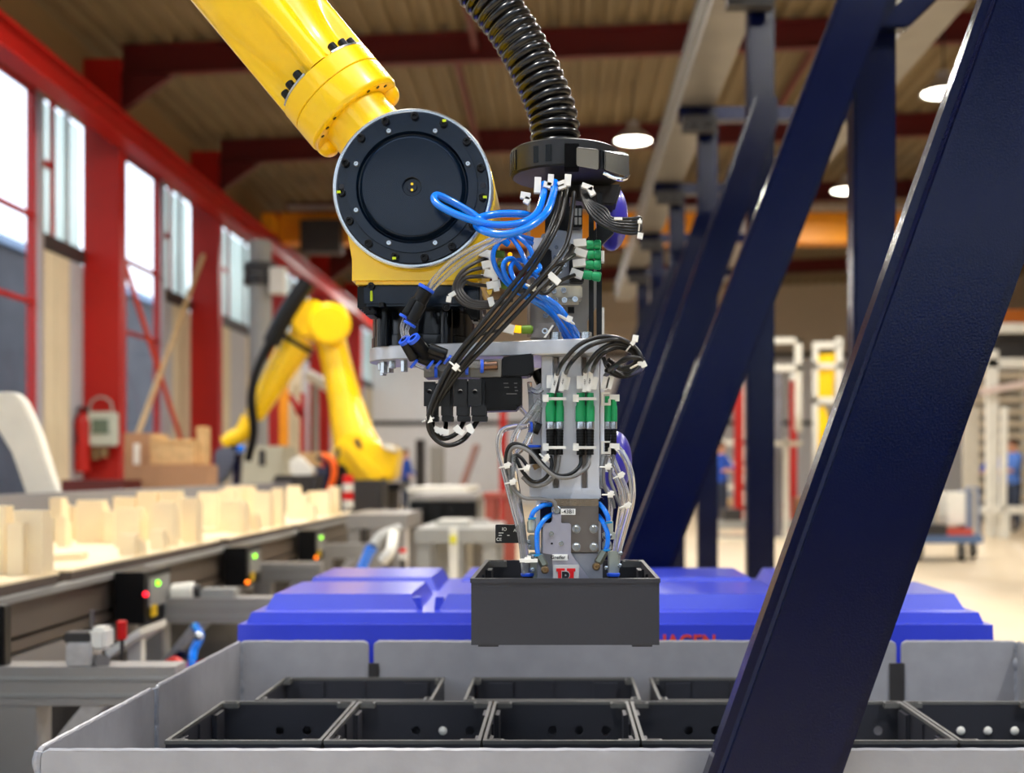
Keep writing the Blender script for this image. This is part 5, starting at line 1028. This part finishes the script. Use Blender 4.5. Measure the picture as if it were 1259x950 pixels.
# lower black fittings beside the column
for pts, m in (([(667, 440, 2.03), (668, 470, 2.03), (664, 500, 2.04)], BLK),): pass
g = MB(); g.cyl(W(652, 523, 2.0), W(664, 528, 2.0), .0095, n=18); obj('elbow_fitting', g, BLK, tl); ring(651, 525, 1.99, .009, Vector((1, .2, 0)))
g = MB(); g.cyl(W(657, 552, 2.0), W(658, 570, 2.0), .010, n=18); obj('straight_fitting', g, BLK, tl); ring(657, 550, 2.0, .0108, Vector((0, 0, 1))); g = MB(); g.cyl(W(658, 570, 2.0), W(661, 576, 2.0), .006, n=14); obj('brass_nipple', g, BRS, tl)
g = MB(); g.cyl(W(660, 455, 2.03), W(667, 470, 2.03), .011, n=16); obj('elbow_fitting', g, BLK, tl)
# lower gripper body
ppo('back_plate', [(679, 619), (680, 615), (683, 613.5), (736, 613.5), (736, 679), (679, 679)], 1.972, .02, STL, tl, .0012)
ppo('top_edge', rc(680, 613, 736, 622), 1.9705, .003, mat('edge_highlight', (196, 180, 160), .2, metal=.9), tl, .001)  # beige strip paints the highlight along the rolled top edge
for x in (708.5, 730):
    for y in (650, 672):
        c0 = W(x, y, 1.972); g = MB(); g.lathe([(.0072, 0), (.0072, .0015)], c0, FY, 20); wa = obj('washer', g, ZNC, tl)
        g = MB(); g.lathe([(.0054, .0015), (.0054, .0065), (.0046, .0072), (.0031, .0072), (.003, .002), (0, .002)], c0, FY, 20, False); obj('cap_screw', g, ZNC, wa)
SB = mat('sensor_bracket', (176, 176, 192), .3, metal=.6, bump=.05)
ppo('sensor_bracket', [(679, 632), (690, 632), (690, 643), (700, 643), (702, 645), (702, 680), (709, 690), (726, 713), (679, 713), (679, 682), (667, 680), (667, 646), (670, 643), (676, 643), (679, 640)], 1.966, .005, SB, tl, .0008)
ppo('bracket_tongue', rc(681, 634, 689, 700), 1.9655, .001, SB, tl, .0003)
for x, y in ((678, 656), (690, 668)): g = MB(); g.lathe([(.0042, 0), (.0042, .0012), (.0034, .0012), (.0034, .004), (.0018, .004), (.0016, .002), (0, .002)], W(x, y, 1.966), FY, 16, False); obj('cap_screw', g, ZNC, tl)
g = MB(); g.cyl(W(678.5, 668, 1.9665), W(678.5, 668, 1.9655), .0018, n=12); obj('bracket_hole', g, INK, tl)
g = MB(); g.lathe([(.0075, 0), (.0075, .002), (.006, .003), (.005, .008), (.003, .008), (.0028, .005), (0, .005)], W(684, 627, 1.972), FY, 20, False); obj('eye_screw', g, ZNC, tl)
def label(x, y, w_, h, s_, size, Y=1.965):
    o = ppo('label', rc(x-w_/2, y-h/2, x+w_/2, y+h/2), Y, .0015, LAB, tl, .0003); text('print', s_, size, W(x, y, Y)-Vector((0, .0006, 0)), INK, tl, bold=.0001)
label(698.5, 629, 18, 7.5, '-43B1', .0088); label(688.5, 685, 19, 7.5, 'Greifer 1', .0080, 1.963)
# emblem plate
ppo('emblem_plate', rc(680, 694, 712, 722), 1.962, .002, mat('emblem_grey', (188, 188, 186), .5), tl, .0004)
ER = mat('emblem_red', (214, 20, 28), .45)
for pts in ([(684, 698.5), (694.5, 698.5), (694.5, 702), (692.5, 702), (692.5, 722), (686, 722), (686, 702.5), (684, 702.5)], [(697, 698.5), (707.5, 698.5), (707.5, 702.5), (705.5, 702.5), (705.5, 722), (699, 722), (699, 702), (697, 702)]): ppo('emblem_mark', pts, 1.9613, .0008, ER, tl, .0001)
text('emblem_outline', 'R', .0265, W(696, 710.5, 1.9608), mat('emblem_grey', (0, 0, 0)), tl, bold=.0016); text('emblem_letter', 'R', .0245, W(696, 710.5, 1.9603), INK, tl, bold=.0011)
# body blocks going down into the crate
ppo('gripper_body', [(660, 680), (741, 680), (741, 728), (660, 728)], 1.975, .15, mat('body_grey', (150, 152, 160), .4, metal=.4), tl, .002)
ppo('gripper_body', rc(665, 600, 739, 682), 1.996, .10, ALU, tl, .002)
ppo('side_module', rc(660, 614, 678, 650), 1.985, .04, NAVY, tl, .002); ppo('side_module', rc(736, 612, 743, 642), 1.985, .04, NAVY, tl, .002)
ppo('side_frame', [(659, 618), (662, 613), (678, 613), (678, 616), (664, 618), (664, 680), (659, 680)], 1.982, .01, ALU, tl, .0008)
SM = mat('module_pale', (176, 182, 170), .35, metal=.3)
for l, t_, r, b_ in ((648, 640, 659, 655), (649, 658, 664, 676), (650, 680, 661, 712), (741, 655, 757, 663), (746, 640, 754, 655), (741, 666, 752, 676), (748, 678, 761, 705)): ppo('side_block', rc(l, t_, r, b_), 1.99, .03, SM, tl, .0015)
for x, y in ((650, 666), (651, 672), (655, 684), (744, 660), (750, 659), (748, 670), (745, 698), (763, 680), (762, 695), (655, 700)): g = MB(); g.lathe([(.0036, 0), (.0036, .004), (.002, .005), (.0016, .002), (0, .002)], W(x, y, 1.988), FY, 12, False); obj('small_screw', g, ZNC, tl)
for x, s_ in ((648.5, 1), (754, 1)):
    g = MB(); g.lathe([(k(7.5), 0), (k(8), .003), (k(8), .004), (k(7.4), .0052)], W(x, 708, 1.99), (0, 0, 1), 22); obj('collet', g, COL_, tl)
    g = MB(); g.cyl(W(x, 728, 1.99), W(x, 708, 1.99), k(6.5), n=20); obj('push_fitting', g, BLK, tl)
# small blue hoses with angled fittings
for pts in ([(679, 620, 1.98), (668, 621, 1.965), (657, 628, 1.96), (653, 636, 1.962)], [(679, 632, 1.98), (670, 638, 1.962), (661, 652, 1.955), (660, 668, 1.955), (661, 680, 1.958)], [(737, 619, 1.985), (742, 625, 1.97), (747, 634, 1.965), (748, 640, 1.965)], [(736, 634, 1.985), (742, 643, 1.965), (747, 656, 1.96), (747, 668, 1.96), (745, 675, 1.962)]): cable(pts, 2.9, TUBE, 'blue_tube', n=12)
for x, y in ((654, 636), (661, 681), (748, 641), (745, 675)): ring(x, y, 1.96, .0062, Vector((0.1, 0, -1)), TEAL, .003)
for a, b_ in (((663, 683, 1.96), (670, 696, 1.955)), ((743, 678, 1.96), (735, 692, 1.955))):
    g = MB(); g.cyl(W(*a), W(*b_), k(5), n=6, bev=.001); f_ = obj('angled_fitting', g, mat('fitting_nickel', (130, 134, 122), .3, metal=.8), tl)
    c0 = W(b_[0]-(0 if a[0] < 700 else 2), b_[1]+4, 1.955); g = MB(); g.lathe([(.0066, 0), (.0066, .005), (.0045, .008), (.003, .008), (.0026, .005), (0, .005)], c0, FY, 18, False); obj('banjo_screw', g, BRS, f_)
for y in (640,): g = MB(); g.cyl(W(654, 638, 1.965), W(654, 652, 1.965), k(4.5), n=14, bev=.001); obj('push_fitting', g, SM, tl)
# black pressure sensor with print
ppo('pressure_sensor', rc(609, 645, 646, 667.5), 1.985, .02, mat('sensor_black', (14, 15, 18), .4), tl, .0008)
text('print', 'CE', .0072, W(613.5, 663, 1.9845), WHP, tl); text('print', 'IO', .0075, W(620, 650.5, 1.9845), WHP, tl); text('print', 'A', .007, W(633, 652, 1.9845), WHP, tl)
for x, y, w_ in ((616, 655, 6), (615, 658, 4), (625, 658, 3)): ppo('print_line', rc(x-w_/2, y-.4, x+w_/2, y+.4), 1.9844, .0005, WHP, tl, .0001)
# jaws that hold the crate
for sx in (-1, 1): g = MB(); g.span((.0064+sx*.143, 2.07, EYE-.24), (.0064+sx*.03, 2.17, EYE-.225), .003); obj('jaw_arm', g, ALU, tl); g = MB(); g.span((.0064+sx*.1445, 2.08, EYE-.255), (.0064+sx*.138, 2.16, EYE-.21), .001); obj('jaw_pad', g, BLK, tl)
